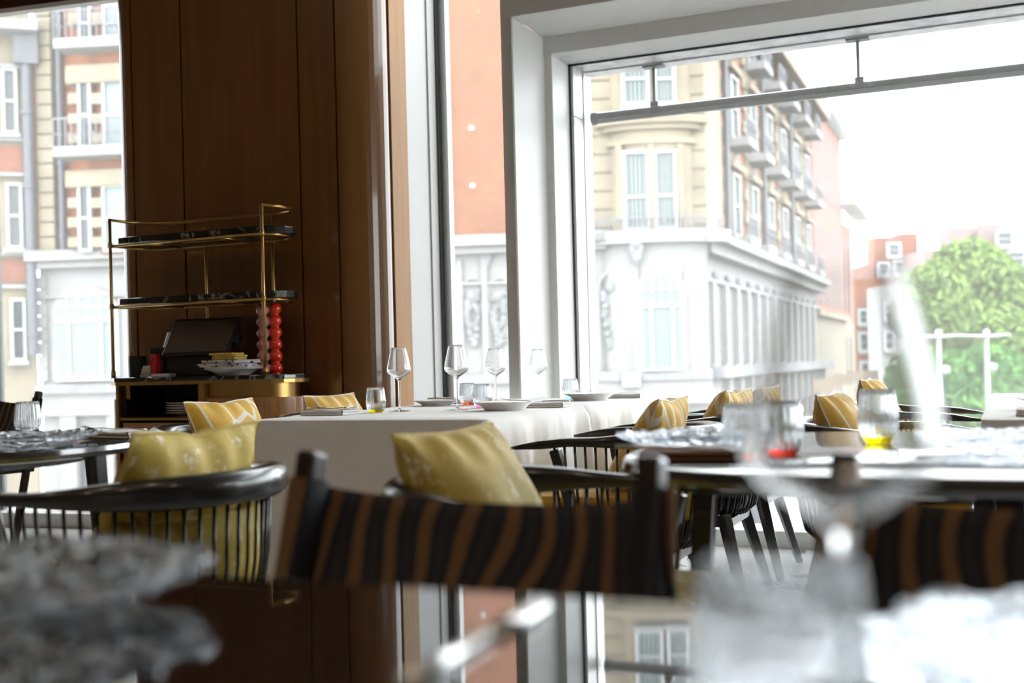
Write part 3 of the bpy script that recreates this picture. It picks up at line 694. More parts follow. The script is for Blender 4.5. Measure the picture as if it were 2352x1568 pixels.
# rot: local x = width, y = thickness, z = height. Rz 90 turns the width along v
for (w_, h_, t_, mt_, pp, loc, rot, lab, sd, cr_) in (
 (0.42, 0.42, 0.15, 'velvet_mustard', 'piping_gold', (-1.585, 1.86, 0.600), (29, 0, 93), 'large mustard velvet cushion in the left foreground armchair', 1, 0.03),
 (0.37, 0.42, 0.15, 'velvet_mustard', 'piping_gold', (-0.845, 1.84, 0.600), (31, 0, -92), 'mustard velvet cushion behind the middle striped chair', 2, 0.0),
 (0.38, 0.40, 0.14, 'cotton_patterned', 'piping_white', (-1.03, 3.40, 0.610), (32, 0, 92), 'yellow cushion with white lines at the near right of the clothed table', 3, 0.02),
 (0.38, 0.40, 0.14, 'cotton_patterned', 'piping_white', (-1.00, 4.20, 0.610), (32, 0, 88), 'yellow cushion with white lines in the second chair right of the clothed table', 4, 0.03),
 (0.38, 0.38, 0.14, 'cotton_patterned', 'piping_white', (-1.00, 4.86, 0.610), (30, 0, 90), 'farthest yellow cushion right of the clothed table, seen through the big wine glass', 5, 0),
 (0.40, 0.40, 0.14, 'cotton_patterned', 'piping_white', (-2.61, 3.45, 0.615), (30, 0, -90), 'yellow cushion with white lines in front of the waiter station', 6, 0.02),
 (0.40, 0.40, 0.14, 'cotton_patterned', 'piping_white', (-2.61, 4.20, 0.610), (30, 0, -90), 'yellow cushion with white lines between waiter station and clothed table', 7, 0),
 (0.36, 0.40, 0.15, 'cotton_patterned', 'piping_white', (-0.44, 3.68, 0.605), (30, 0, -92), 'yellow cushion behind the round table, leaning left, nearer of the pair', 8, 0),
 (0.36, 0.40, 0.15, 'cotton_patterned', 'piping_white', (-0.45, 4.84, 0.625), (30, 0, -90), 'yellow cushion seen just above the yellow based tumbler on the round table', 9, 0)):
    pillow('scatter_cushion', w_, h_, t_, mt_, pp, loc, rot, lab, sd, G, cr_)

# ------------------------------------------------------------------ tables
def round_table(cx, cy_, ra, rb_, label, legs, ex=2.5):
    e = empty('round_table', (cx, cy_, 0), 0, label, 'table')
    def slab(rows, n=120):
        def fn(u, v):
            d, z = rows[round(v * (len(rows) - 1))]; t = 2 * math.pi * u; c, s_ = math.cos(t), math.sin(t)
            a, b = max(0, ra - d), max(0, rb_ - d)
            return (a * math.copysign(abs(c) ** (2 / ex), c), b * math.copysign(abs(s_) ** (2 / ex), s_), z)
        mb = MB(); mb.grid(fn, n, len(rows) - 1, closeu=True); mb.uv = []; mb.hasuv = False; return mb
    slab([(9, 0.710), (0.02, 0.710), (0.006, 0.714), (0.0, 0.724), (0.004, 0.735), (0.012, 0.740), (9, 0.740)]).build('table_top', 'marble_gloss', e, smooth='auto')
    slab([(0.20, 0.709), (0.20, 0.685), (0.17, 0.685), (0.17, 0.709)]).build('apron', 'black_wood', e, smooth='auto')
    for x, y in legs:
        MB().beam((x, y, 0.70), (x * 1.12, y * 1.12, 0.0), 0.042, 0.042, 0.028, 0.028).build('leg', 'black_wood', e, bevel=0.005)
def marble_gloss():
    mt, n, l, b = base_mat('marble_gloss')
    b.inputs['Roughness'].default_value = 0.10; b.inputs['Specular IOR Level'].default_value = 1.0; b.inputs['IOR'].default_value = 1.9
    tc = n.new('ShaderNodeTexCoord'); nz = n.new('ShaderNodeTexNoise'); nz.inputs['Scale'].default_value = 4; nz.inputs['Detail'].default_value = 8; nz.inputs['Distortion'].default_value = 1.2
    l.new(tc.outputs['Object'], nz.inputs['Vector'])
    r = n.new('ShaderNodeValToRGB'); e = r.color_ramp.elements; e[0].position = 0.45; e[0].color = (0.008, 0.012, 0.012, 1); e[1].position = 0.8; e[1].color = (0.05, 0.06, 0.06, 1)
    l.new(nz.outputs['Fac'], r.inputs[0]); l.new(r.outputs[0], b.inputs['Base Color'])
marble_gloss()
round_table(-0.10, 2.10, 0.545, 0.50, 'dark glossy round table on the right, behind the striped chairs', [(-0.43, 0.04), (0.10, -0.36), (0.40, 0.0), (0.05, 0.38)])
round_table(-2.50, 2.06, 0.53, 0.53, 'dark marble round table at the left edge with crystal plate', [(-0.27, -0.27), (0.27, -0.27), (-0.27, 0.27), (0.27, 0.27)], 2.1)
e = empty('dining_table', (-0.15, 0.40, 0), 0, 'mirror black dining table filling the bottom foreground', 'table')
MB().box(-1.55, 1.35, -0.52, 0.352, 0.71, 0.74).build('table_top', 'table_gloss', e, bevel=0.004)
for sx in (-1.45, 1.25):
    for sy in (-0.42, 0.27): MB().beam((sx, sy, 0.71), (sx, sy, 0), 0.05, 0.05, 0.035, 0.035).build('leg', 'black_wood', e)

def cloth_table(cx, cy_, hx, hy, label, clabel, zlow=0.16, seed=0, amp=1.0):
    e = empty('square_table', (cx, cy_, 0), 0, label, 'table')
    MB().box(-hx + 0.012, hx - 0.012, -hy + 0.012, hy - 0.012, 0.70, 0.732).build('table_top', 'brown_wood', e)
    for sx in (-1, 1):
        for sy in (-1, 1): MB().beam((sx * (hx - 0.13), sy * (hy - 0.13), 0.70), (sx * (hx - 0.13), sy * (hy - 0.13), 0), 0.05, 0.05).build('leg', 'black_wood', e)
    rnd = random.Random(seed); p1, p2 = rnd.uniform(0, 6), rnd.uniform(0, 6)
    def per(t):        # rounded rectangle, t 0..1 -> point, outward normal, side weight
        rr = 0.03; L = [2 * (hy - rr), math.pi * rr / 2, 2 * (hx - rr), math.pi * rr / 2] * 2; tot = sum(L[:4]) * 2 if False else sum(L)
        d = t * tot; k = 0
        while k < 7 and d > L[k]: d -= L[k]; k += 1
        q = d / L[k]; seq = k
        if k == 0: return (hx, -hy + rr + 2 * (hy - rr) * q), (1, 0)
        if k == 1: a = q * math.pi / 2; return (hx - rr + rr * math.cos(a), hy - rr + rr * math.sin(a)), (math.cos(a), math.sin(a))
        if k == 2: return (hx - rr - 2 * (hx - rr) * q, hy), (0, 1)
        if k == 3: a = math.pi / 2 + q * math.pi / 2; return (-hx + rr + rr * math.cos(a), hy - rr + rr * math.sin(a)), (math.cos(a), math.sin(a))
        if k == 4: return (-hx, hy - rr - 2 * (hy - rr) * q), (-1, 0)
        if k == 5: a = math.pi + q * math.pi / 2; return (-hx + rr + rr * math.cos(a), -hy + rr + rr * math.sin(a)), (math.cos(a), math.sin(a))
        if k == 6: return (-hx + rr + 2 * (hx - rr) * q, -hy), (0, -1)
        a = 1.5 * math.pi + q * math.pi / 2; return (hx - rr + rr * math.cos(a), -hy + rr + rr * math.sin(a)), (math.cos(a), math.sin(a))
    rows = [(-1, 0), (-0.5, 0), (-0.03, 0), (0, 0.003), (0.2, 0.012)] + [(1 + k, 0.03 + (0.74 - zlow - 0.03) * (k / 12)) for k in range(13)]
    def fn(u, v):
        j = round(v * (len(rows) - 1)); kind, dz = rows[j]
        (x, y), (nx, ny) = per(u)
        if kind < 0:
            f = {-1: 0.0, -0.5: 0.6, -0.03: 0.985}[kind]; return (cx + x * f, cy_ + y * f, 0.7405)
        sidew = 1.0 if nx > 0.3 else (0.12 if ny < -0.5 else (0.05 if ny > 0.5 else 0.4))
        drop = max(0, dz - 0.0)
        wave = (math.sin(u * 2 * math.pi * 17 + p1) ** 3 * 0.6 + math.sin(u * 2 * math.pi * 9 + p2)) * amp
        off = 0.002 + sidew * min(1, drop / 0.30) ** 0.7 * (0.022 + 0.020 * wave) + (0.012 if sidew > .5 else 0) * (1 if drop > 0.02 else 0) - (0.010 if (ny < -.5 and drop > .035) else 0)
        return (cx + x + nx * off, cy_ + y + ny * off, 0.7405 - dz)
    mb = MB(); mb.grid(fn, 240, len(rows) - 1, closeu=True)
    o = mb.build('tablecloth', 'linen', None, smooth='auto', angle=60); tag(o, clabel, 'tablecloth')
cloth_table(-1.89, 3.59, 0.43, 0.455, 'square table hidden under the nearer white cloth in the middle', 'white linen tablecloth on the nearer half of the middle table', seed=1)
cloth_table(-1.90, 4.505, 0.43, 0.455, 'square table hidden under the farther white cloth towards the window', 'white linen tablecloth on the farther half of the middle table', seed=2)
cloth_table(0.39, 4.00, 0.45, 0.95, 'table hidden under the white cloth at the right edge', 'white linen tablecloth at the right edge under stacked plates', seed=3, amp=0.4)

# ------------------------------------------------------------------ tableware
def wine_glass_mesh(h=0.235, stem=0.0):
    k = h / 0.235
    out = [(0, 0), (0.037, 0), (0.0375, 0.0015), (0.020, 0.0035), (0.006, 0.007), (0.0036, 0.015), (0.0030, 0.05), (0.0030, 0.10), (0.0045, 0.113), (0.012, 0.121), (0.028, 0.131), (0.0395, 0.140), (0.0442, 0.150), (0.0440, 0.160), (0.0405, 0.180), (0.0350, 0.205), (0.0275, 0.235)]
    inn = [(0.0268, 0.235), (0.0342, 0.205), (0.0397, 0.180), (0.0431, 0.160), (0.0432, 0.150), (0.0385, 0.1415), (0.027, 0.1335), (0.010, 0.125), (0, 0.1235)]
    if stem: out = [(r, z if z < 0.01 else (z * 0.5 if z < 0.06 else (z - stem))) for r, z in out]; inn = [(r, z - stem) for r, z in inn]
    def smooth_prof(p, n=3):
        r = []
        for i in range(len(p) - 1):
            p0, p1, p2, p3 = p[max(i - 1, 0)], p[i], p[i + 1], p[min(i + 2, len(p) - 1)]
            for j in range(n):
                t = j / n
                r.append(tuple(max(0, 0.5 * ((2 * p1[a]) + (-p0[a] + p2[a]) * t + (2 * p0[a] - 5 * p1[a] + 4 * p2[a] - p3[a]) * t * t + (-p0[a] + 3 * p1[a] - 3 * p2[a] + p3[a]) * t ** 3)) for a in (0, 1)))
        return r + [p[-1]]
    foot = out[:9]; bowl = out[8:]
    e = empty('wine_glass', (0, 0, 0), 0, 'x', 'wine glass')
    foot = smooth_prof(foot, 2)
    foot[0] = (0, 0)
    MB().lathe([(r * k, z * k) for r, z in foot + [(0, 0.1135 - stem)]], n=36).build('stem', 'glass_solid', e, smooth='auto', angle=50)
    MB().lathe([(r * k, z * k) for r, z in [(0, 0.1135 - stem)] + smooth_prof(bowl, 3) + smooth_prof(inn, 3)], n=48).build('bowl', 'glass_bowl' if stem else 'glass_solid', e, smooth=True)
    return e
WG = [((-2.067, 3.70), 0.236, 'wine glass before the brown pier, leftmost on the middle table'),
      ((-1.861, 3.765), 0.240, 'wine glass in the middle of the clothed table, left of the pink tumbler'),
      ((-2.00, 4.42), 0.232, 'wine glass standing behind the two clear tumblers on the clothed table'),
      ((-2.03, 5.0-0.02), 0.232, 'wine glass before the white pillar, farthest on the clothed table')]
wg = wine_glass_mesh()
for i, ((x, y), h, lab) in enumerate(WG):
    if i == 0: o = wg; o['label'] = lab
    else: o = dup(wg, (0, 0, 0), 0, lab)
    o.location = (x, y, 0.741); o.scale = (h / 0.235,) * 3; o['group'] = 'wine glasses on the middle table'
wg2 = wine_glass_mesh(stem=0.031); wg2.location = (-0.071, 0.543, 0.7405); wg2['label'] = 'huge blurred wine glass with short stem in the right foreground'

def tumbler(loc, base, label, h=0.091, grp=None, rot=0.0, twist=0.0, s=1.0):
    e = empty('tumbler', loc, rot, label, 'tumbler', grp)
    prof = [(0.0, 0.0), (0.023, 0.0), (0.027, 0.003), (0.033, 0.014), (0.0365, 0.028), (0.0372, 0.040), (0.0355, 0.060), (0.0325, 0.080), (0.0310, 0.091)]
    inn = [(0.0302, 0.091), (0.0317, 0.080), (0.0346, 0.060), (0.0362, 0.040), (0.0355, 0.028), (0.031, 0.017), (0.022, 0.012), (0.0, 0.0115)]
    n = 120; mb = MB(); vs = []; fs = []
    full = prof[1:] + inn[:-1]; 
    for r, z in full:
        for k in range(n):
            a = 2 * math.pi * k / n; am = 0.022 * min(1, z / 0.015); rr = r * (1 + am * math.cos(20 * (a + twist * z)))
            vs.append((rr * math.cos(a) * s, rr * math.sin(a) * s, z * h / 0.091))
    for i in range(len(full) - 1):
        for k in range(n): fs.append((i * n + k, i * n + (k + 1) % n, (i + 1) * n + (k + 1) % n, (i + 1) * n + k))
    mb.add(vs, fs); mb.build('ribbed_wall', 'glass_ribbed', e, smooth=True)
    MB().lathe([(0, 0.0005), (0.0225 * s, 0.0005), (0.030 * s, 0.0105), (0.0215 * s, 0.0112), (0, 0.0108)], n=32).build('tinted_base', base, e, smooth='auto')
    return e
T = 0.741; GT = 'ribbed tumblers'
tumbler((-2.121, 3.62, T), 'base_yellow', 'tumbler with bright yellow base on the white cloth', grp=GT, twist=8)
tumbler((-2.044, 4.24, T), 'base_orange', 'clear tumbler with orange base, behind the pink based one', grp=GT, twist=14)
tumbler((-1.849, 3.96, T), 'base_pink', 'clear tumbler with pink base right of the middle wine glass', grp=GT, twist=14)
tumbler((-1.80, 4.79, T), 'base_blue', 'tumbler with pale blue base near the white pillar', grp=GT)
tumbler((-2.602, 2.46, T), 'base_clear', 'clear tumbler on the left round table before the lit striped chair', grp=GT)
T2 = 0.7402
tumbler((-0.395, 1.862, T2), 'base_orange', 'tumbler with orange base on the right round table beside the brown napkin', grp=GT, s=1.05)
tumbler((-0.352, 1.945, T2), 'base_red', 'tumbler with coral red base on the right round table', grp=GT)
tumbler((-0.226, 2.25, T2), 'base_yellow', 'tumbler with yellow base on the right round table, behind the striped chair post', grp=GT, h=0.1)
tumbler((-0.088, 0.475, T2), 'base_clear', 'large blurred tumbler standing in the foreground beside the big wine glass', grp=GT, h=0.08)

def white_plate(x, y, z, R, label, grp, h=0.028):
    o = MB().lathe(plate_prof(R, h, R * 0.62), n=48).build('dinner_plate', 'ceramic', smooth='auto'); o.location = (x, y, z); tag(o, label, 'plate', grp)
white_plate(-1.66, 3.74, T, 0.115, 'white rimmed plate at the near right place of the clothed table', 'white plates laid on the cloth')
white_plate(-1.66, 4.66, T, 0.115, 'white rimmed plate at the far right place of the clothed table', 'white plates laid on the cloth')
def fork(loc, rz, label, grp='cutlery', tilt=0.0):
    mb = MB()
    mb.sweep([(0, -0.10, 0.002), (0, -0.05, 0.003), (0, 0.02, 0.004), (0, 0.05, 0.007)], [(0.006, 0.0012), (0.0045, 0.0014), (0.0026, 0.0016), (0.004, 0.0014)], n=8)
    mb.sweep([(0, 0.048, 0.007), (0, 0.062, 0.005), (0, 0.072, 0.004)], [(0.004, 0.0012), (0.011, 0.0011), (0.0115, 0.0011)], n=8)
    for q in (-0.009, -0.003, 0.003, 0.009): mb.sweep([(q, 0.070, 0.004), (q, 0.09, 0.006), (q, 0.108, 0.011)], [(0.0016, 0.001)] * 3, n=6)
    o = mb.build('fork', 'silver', smooth=True); o.location = loc; o.rotation_euler = (tilt, 0, rz); tag(o, label, 'fork', grp)
def knife(loc, rz, label, grp='cutlery', s=1.0):
    mb = MB(); mb.sweep([(0, -0.11, 0.003), (0, -0.06, 0.004), (0, 0.0, 0.003)], [(0.0055 * s, 0.003), (0.005 * s, 0.003), (0.004 * s, 0.002)], n=8)
    mb.sweep([(0, 0.0, 0.003), (0.001, 0.05, 0.003), (0.0, 0.085, 0.003), (-0.004, 0.11, 0.003)], [(0.006 * s, 0.0009), (0.0095 * s, 0.0009), (0.0085 * s, 0.0008), (0.001, 0.0005)], n=8)
    o = mb.build('knife', 'silver', smooth=True); o.location = loc; o.rotation_euler = (0, 0, rz); tag(o, label, 'knife', grp)
def napkin(x, y, z, rz, mat, label, sx=0.10, sy=0.20, layers=2, th=0.009, seed=0, grp='folded napkins'):
    o = folded('folded_napkin', sx, sy, layers, th, mat, 0.002, seed); o.location = (x, y, z); o.rotation_euler = (0, 0, rz); tag(o, label, 'napkin', grp)
PI = math.pi
napkin(-2.215, 3.46, T, PI / 2 * 1.0, 'napkin_white', 'white napkin under cutlery at the near left place of the clothed table', sx=0.11, sy=0.17, seed=1)
fork((-2.20, 3.45, T + 0.0195), -PI / 2 - 0.1, 'fork on the napkin beside the yellow based tumbler')
knife((-2.215, 3.48, T + 0.0195), -PI / 2 + 0.06, 'knife on the napkin beside the yellow based tumbler')
napkin(-2.225, 4.42, T, PI / 2, 'napkin_white', 'white napkin under cutlery at the far left place of the clothed table', sx=0.11, sy=0.18, seed=2)
fork((-2.20, 4.41, T + 0.0195), -PI / 2 - 0.1, 'fork on the far left napkin of the clothed table')
knife((-2.225, 4.44, T + 0.0195), -PI / 2 + 0.06, 'knife on the far left napkin of the clothed table')
white_plate(-2.18, 4.22+0.0, T, 0.10, 'white plate at the far left place behind the wine glass', 'white plates laid on the cloth', 0.02)
napkin(-1.585, 3.955, T, PI / 2, 'napkin_white', 'white napkin right of the near plate on the clothed table', sx=0.10, sy=0.17, seed=3)
knife((-1.60, 3.955, T + 0.0195), PI / 2, 'knife on the white napkin right of the near plate')
napkin(-1.575, 4.885, T, PI / 2, 'napkin_white', 'white napkin at the far right corner of the clothed table', sx=0.09, sy=0.16, seed=4)
fork((-1.59, 4.885, T + 0.0195), PI / 2, 'fork on the white napkin at the far right corner')
fork((-1.64, 3.77, T + 0.031), PI / 2 + 0.8, 'fork leaning in the near white plate', tilt=0.06)
fork((-1.64, 4.69, T + 0.031), PI / 2 + 0.8, 'fork leaning in the far white plate', tilt=0.06)

def crystal_plate(x, y, z, R, label, seed=0, h=0.024):
    rnd = random.Random(seed); ph = [rnd.uniform(0, 6) for _ in range(5)]
    def surf(top):
        def fn(u, v):
            a = 2 * math.pi * u; rim = 1 + 0.035 * math.cos(11 * a + ph[0]) + 0.02 * math.cos(23 * a + ph[1])
            r = R * v * (1 + (rim - 1) * v ** 2)
            zz = h * max(0, (v - 0.45) / 0.55) ** 1.3 + 0.001
            lump = 0.0035 * math.sin(11 * a + 26 * v + ph[2]) * math.sin(17 * v + 7 * a + ph[3]) * (0.3 + v)
            zz += (0.006 + lump if top else 0.0 + 0.3 * max(0, lump))
            return (r * math.cos(a), r * math.sin(a), zz)
        return fn
    mb = MB(); mb.grid(surf(True), 110, 22, closeu=True); mb.grid(surf(False), 110, 22, closeu=True)
    n = 110; base1 = 22 * n; base2 = 23 * n + 22 * n
    for k in range(n): mb.f.append((base1 + k, base1 + (k + 1) % n, base2 + (k + 1) % n, base2 + k))
    o = mb.build('crystal_plate', 'crystal', smooth=True); o.location = (x, y, z); tag(o, label, 'plate', 'textured glass plates')
crystal_plate(-0.52, 2.03, T2, 0.14, 'textured crystal plate on the right round table before the patterned cushion', 1, 0.026)
crystal_plate(0.02, 2.02, T2, 0.165, 'textured crystal plate at the right end of the round table', 2, 0.026)
crystal_plate(-2.105, 2.01, T2, 0.145, 'textured crystal plate on the left round table', 3, 0.024)
crystal_plate(-0.66, 0.585, T2, 0.15, 'large blurred crystal plate on the foreground table at the left edge', 4, 0.024)
crystal_plate(0.065, 0.605, T2, 0.13, 'blurred crystal plate in the bottom right corner', 5, 0.02)
napkin(-0.478, 1.83, T2, PI / 2 + 0.15, 'napkin_brown', 'brown napkin under cutlery on the right round table', sx=0.08, sy=0.16, seed=6)
fork((-0.47, 1.835, T2 + 0.0195), -PI / 2, 'fork on the brown napkin')
knife((-0.49, 1.815, T2 + 0.0195), -PI / 2 + 0.1, 'knife on the brown napkin')
napkin(-2.10, 2.29, T2, PI / 2 - 0.2, 'napkin_white', 'white napkin at the edge of the left round table', sx=0.09, sy=0.18, seed=7)
fork((-2.12, 2.29, T2 + 0.0195), PI / 2, 'fork on the napkin of the left round table')
knife((-0.29, 0.62, T2), 0.03, 'large blurred knife lying on the foreground table', s=1.25)
# settings on the right clothed table
napkin(0.13, 3.20, T, PI / 2, 'napkin_white', 'white napkin at the corner of the right clothed table', sx=0.12, sy=0.22, seed=9)
white_plate(0.16, 3.55, T, 0.135, 'nearest white plate on the right clothed table', 'white plates on the right cloth', 0.03)
napkin(0.18, 3.95, T, PI / 2, 'napkin_white', 'farther white napkin on the right clothed table', sx=0.12, sy=0.22, layers=3, seed=10)
white_plate(0.20, 4.45, T, 0.135, 'farther white plate on the right clothed table', 'white plates on the right cloth', 0.03)
o = folded('folded_napkin', 0.14, 0.12, 2, 0.01, 'napkin_white', 0.004, 11); o.location = (0.16, 3.55, T + 0.028); tag(o, 'white napkin lying on the nearest plate of the right cloth', 'napkin', 'folded napkins')

# ------------------------------------------------------------------ outside
ground = struct(MB().box(-70, 90, 6.2, 150, -4.2, -4.0).build('ground', 'pavement'))
# facade frames: local x along the facade, local -y towards the viewer, z up
def frame_between(A, Bp):
    d = (Bp - A); d.z = 0; L = d.length; d.normalize(); rz = math.atan2(d.y, d.x); return A, d, rz, L
def fhit(px, py, A, d):                      # where a sight line meets the facade plane -> (s, z)
    r = ray(px, py); n = Vector((-d.y, d.x, 0)); t = A.dot(n) / Vector((r.x, r.y, 0)).dot(n)
    p = Vector((r.x * t, r.y * t, EYE + r.z * t)); return (p - A).dot(d), p.z
A1 = W(-17.5, 31.75); B1 = W(4.3, 29.55)
A1, d1, rz1, L1 = frame_between(A1, B1)
fb = empty('corner_building', A1, rz1, 'cream and red brick mansion block on the street corner with white ground storey', 'building')
H = lambda x, y: fhit(x, y, A1, d1)
ZT = 13.0
s_l = H(92, 500)[0]; s_b1 = H(1160, 500)[0]; s_st = H(1362, 300)[0]
zc = H(1100, 560)[1]
MB().box(s_l, s_st + 0.3, 0, 3, zc, ZT).build('brick_wall', 'brick_orange', fb)
MB().box(s_l, s_st + 0.3, -0.1, 3, -4.0, zc).build('ground_storey_wall', 'stone_white', fb)
mb = MB(); mb.box(s_l - 0.1, s_st + 0.3, -0.75, 0.1, zc - 0.12, zc + 0.10); mb.box(s_l, s_st + 0.3, -0.5, 0.1, zc - 0.30, zc - 0.12); mb.box(s_l, s_st + .3, -0.25, 0.1, zc - 1.1, zc - 1.02); mb.build('cornice', 'stone_white', fb, bevel=0.03)
MB().box(s_l - 0.1, s_st + 0.3, -0.72, 0.0, zc + 0.10, zc + 0.17).build('lead_flashing', 'stone_grey', fb)
zl = H(1100, 868)[1]
mb = MB(); mb.box(s_l, s_st + 0.3, -0.55, 0.1, zl - 0.15, zl + 0.1); mb.build('shop_ledge', 'stone_grey', fb)
mb = MB(); mb.box(s_l, s_st + 0.3, -0.4, 0.1, zl - 0.75, zl - 0.15); mb.build('fascia', 'stone_white', fb)
mb = MB(); mb.box(s_l + 1.0, s_st + 0.3, -0.12, 0.0, -3.7, zl - 1.2); mb.build('shop_glazing', 'sash_glass', fb)
for q in range(12):
    x = s_l + 0.6 + q * (s_st - s_l) / 11.5
    MB().box(x, x + 0.45, -0.35, 0.0, -4.0, zl - 0.75).build('shop_pier', 'stone_white', fb)
def sash(parent, x0, x1, z0, z1, y=0.0, glass='sash_glass', rail=0.5, fr=0.07, sill=True, curtain=False):
    g_ = MB().box(x0, x1, y - 0.02, y + 0.02, z0, z1).build('window', glass, parent)
    mb = MB()
    mb.box(x0 - fr, x0, y - 0.10, y, z0 - fr, z1 + fr); mb.box(x1, x1 + fr, y - 0.10, y, z0 - fr, z1 + fr)
    mb.box(x0, x1, y - 0.10, y, z1, z1 + fr); mb.box(x0, x1, y - 0.10, y, z0 - fr, z0)
    zm = z0 + (z1 - z0) * rail; mb.box(x0, x1, y - 0.08, y, zm - 0.035, zm + 0.035)
    mb.build('sash_frame', 'sash_white', g_)
    if sill: MB().box(x0 - 0.15, x1 + 0.15, y - 0.25, y, z0 - fr - 0.12, z0 - fr).build('sill', 'stone_white', g_)
    if curtain:
        mb = MB()
        for q in range(5):
            xx = x0 + (x1 - x0) * (q + 0.2) / 5; mb.box(xx, xx + (x1 - x0) * 0.1, y - 0.03, y - 0.02, z0, z1)
        mb.build('curtain', 'curtain', g_)
    return g_
def sashpx(parent, Hf, xa, xb, ya, yb, y=0.0, **k):
    xm = (xa + xb) / 2; s0 = Hf(xa, (ya + yb) / 2)[0]; s1 = Hf(xb, (ya + yb) / 2)[0]; zt_ = Hf(xm, ya)[1]; zb = Hf(xm, yb)[1]
    return sash(parent, s0, s1, zb, zt_, y, **k)
def boxpx(parent, Hf, name, mat, xa, xb, ya, yb, y0, y1, bevel=0):
    xm = (xa + xb) / 2; s0 = Hf(xa, (ya + yb) / 2)[0]; s1 = Hf(xb, (ya + yb) / 2)[0]
    return MB().box(s0, s1, y0, y1, Hf(xm, yb)[1], Hf(xm, ya)[1]).build(name, mat, parent, bevel=bevel)
# left part: stone pilaster, bay with banded brick
def pipe(parent, Hf, xa, ya, xb, yb, r=0.09, y=-0.2, hopper=False, mat='pipe_black'):
    s0, z0 = Hf(xa, ya); s1, z1 = Hf(xb, yb); s0 = (s0 + s1) / 2
    mb = MB(); mb.sweep([(s0, y, z1), (s0, y, z0)], r, n=10)
    z = z1 + 0.5
    while z < z0: mb.sweep([(s0, y, z), (s0, y, z + 0.12)], r * 1.4, n=10); z += 2.0
    if hopper: mb.box(s0 - 0.3, s0 + 0.3, y - 0.2, y + 0.2, z0 - 0.3, z0 + 0.65)
    mb.build('drainpipe', mat, parent)
mb = MB(); s0, s1 = H(97, 300)[0], H(132, 300)[0]; z = zc + 0.2
while z < ZT: mb.box(s0, s1, -0.3, 0, z, z + 0.36); z += 0.40
mb.build('stone_pilaster', 'stone_cream', fb)
pipe(fb, H, 140, -40, 152, 592, 0.085)
HB = lambda x, y: fhit(x, y, A1 + Vector((d1.y, -d1.x, 0)) * 0.88, d1)
sb0 = HB(150, 300)[0]; sb1 = HB(285, 300)[0] + 1.0
MB().prism([(sb0, 0), (sb0 + 0.9, -0.8), (sb1 + 3, -0.8), (sb1 + 4, 0)], zc, ZT).build('bay_brick', 'brick_orange', fb)
def baypx(name, mat, xa, xb, ya, yb, th=0.12): return boxpx(fb, HB, name, mat, xa, xb, ya, yb, -0.8 - th, -0.7)
for (ya, yb) in ((15, 92), (190, 338), (430, 572)):
    sashpx(fb, HB, 187, 205, ya, yb, -0.85, glass='sash_glass', sill=False); sashpx(fb, HB, 243, 292, ya, yb, -0.85, glass='sash_glass_pale', sill=False)
mb = MB()
for (ya, yb) in ((30, 58), (215, 240), (262, 285), (307, 330), (455, 478), (500, 523), (545, 568), (-20, 5)):
    for xa, xb in ((157, 181), (208, 237)):
        s0, s1 = HB(xa, ya)[0], HB(xb, ya)[0]; mb.box(s0, s1, -0.93, -0.6, HB(xa, yb)[1], HB(xa, ya)[1])
mb.build('stone_quoins', 'stone_cream', fb)
for (ya, yb) in ((148, 192), (390, 430)):
    s0, s1 = HB(152, ya)[0], HB(300, ya)[0]; z1, z0 = HB(220, ya)[1], HB(220, yb)[1]
    MB().box(s0, s1, -1.0, -0.1, z0, z1).build('lintel', 'stone_cream', fb, bevel=0.05)
def balcony(parent, s0, s1, z, y, dep=0.7, h=0.75, nb=14):
    b_ = MB().box(s0, s1, y - dep, y, z - 0.28, z).build('balcony', 'stone_white', parent, bevel=0.04)
    mb = MB(); mb.box(s0, s1, y - dep + 0.05, y - dep + 0.09, z + h - 0.04, z + h); n = max(3, int((s1 - s0) / 0.16))
    for q in range(n + 1):
        x = s0 + (s1 - s0) * q / n; mb.box(x - 0.012, x + 0.012, y - dep + 0.055, y - dep + 0.085, z, z + h)
    for q in range(n // 2): mb.lathe([(0.10, 0), (0.115, 0.0), (0.115, 0.025), (0.10, 0.025)], s0 + 0.16 + q * 0.32, y - dep + 0.07, z + 0.3, n=10, closed=True)
    mb.build('railing', 'railing_iron', b_)
    return b_
for yy in (95, 340):
    balcony(fb, HB(142, yy)[0], HB(310, yy)[0], HB(200, yy + 2)[1], -0.7)
mb = MB(); zz = HB(200, 590)[1]
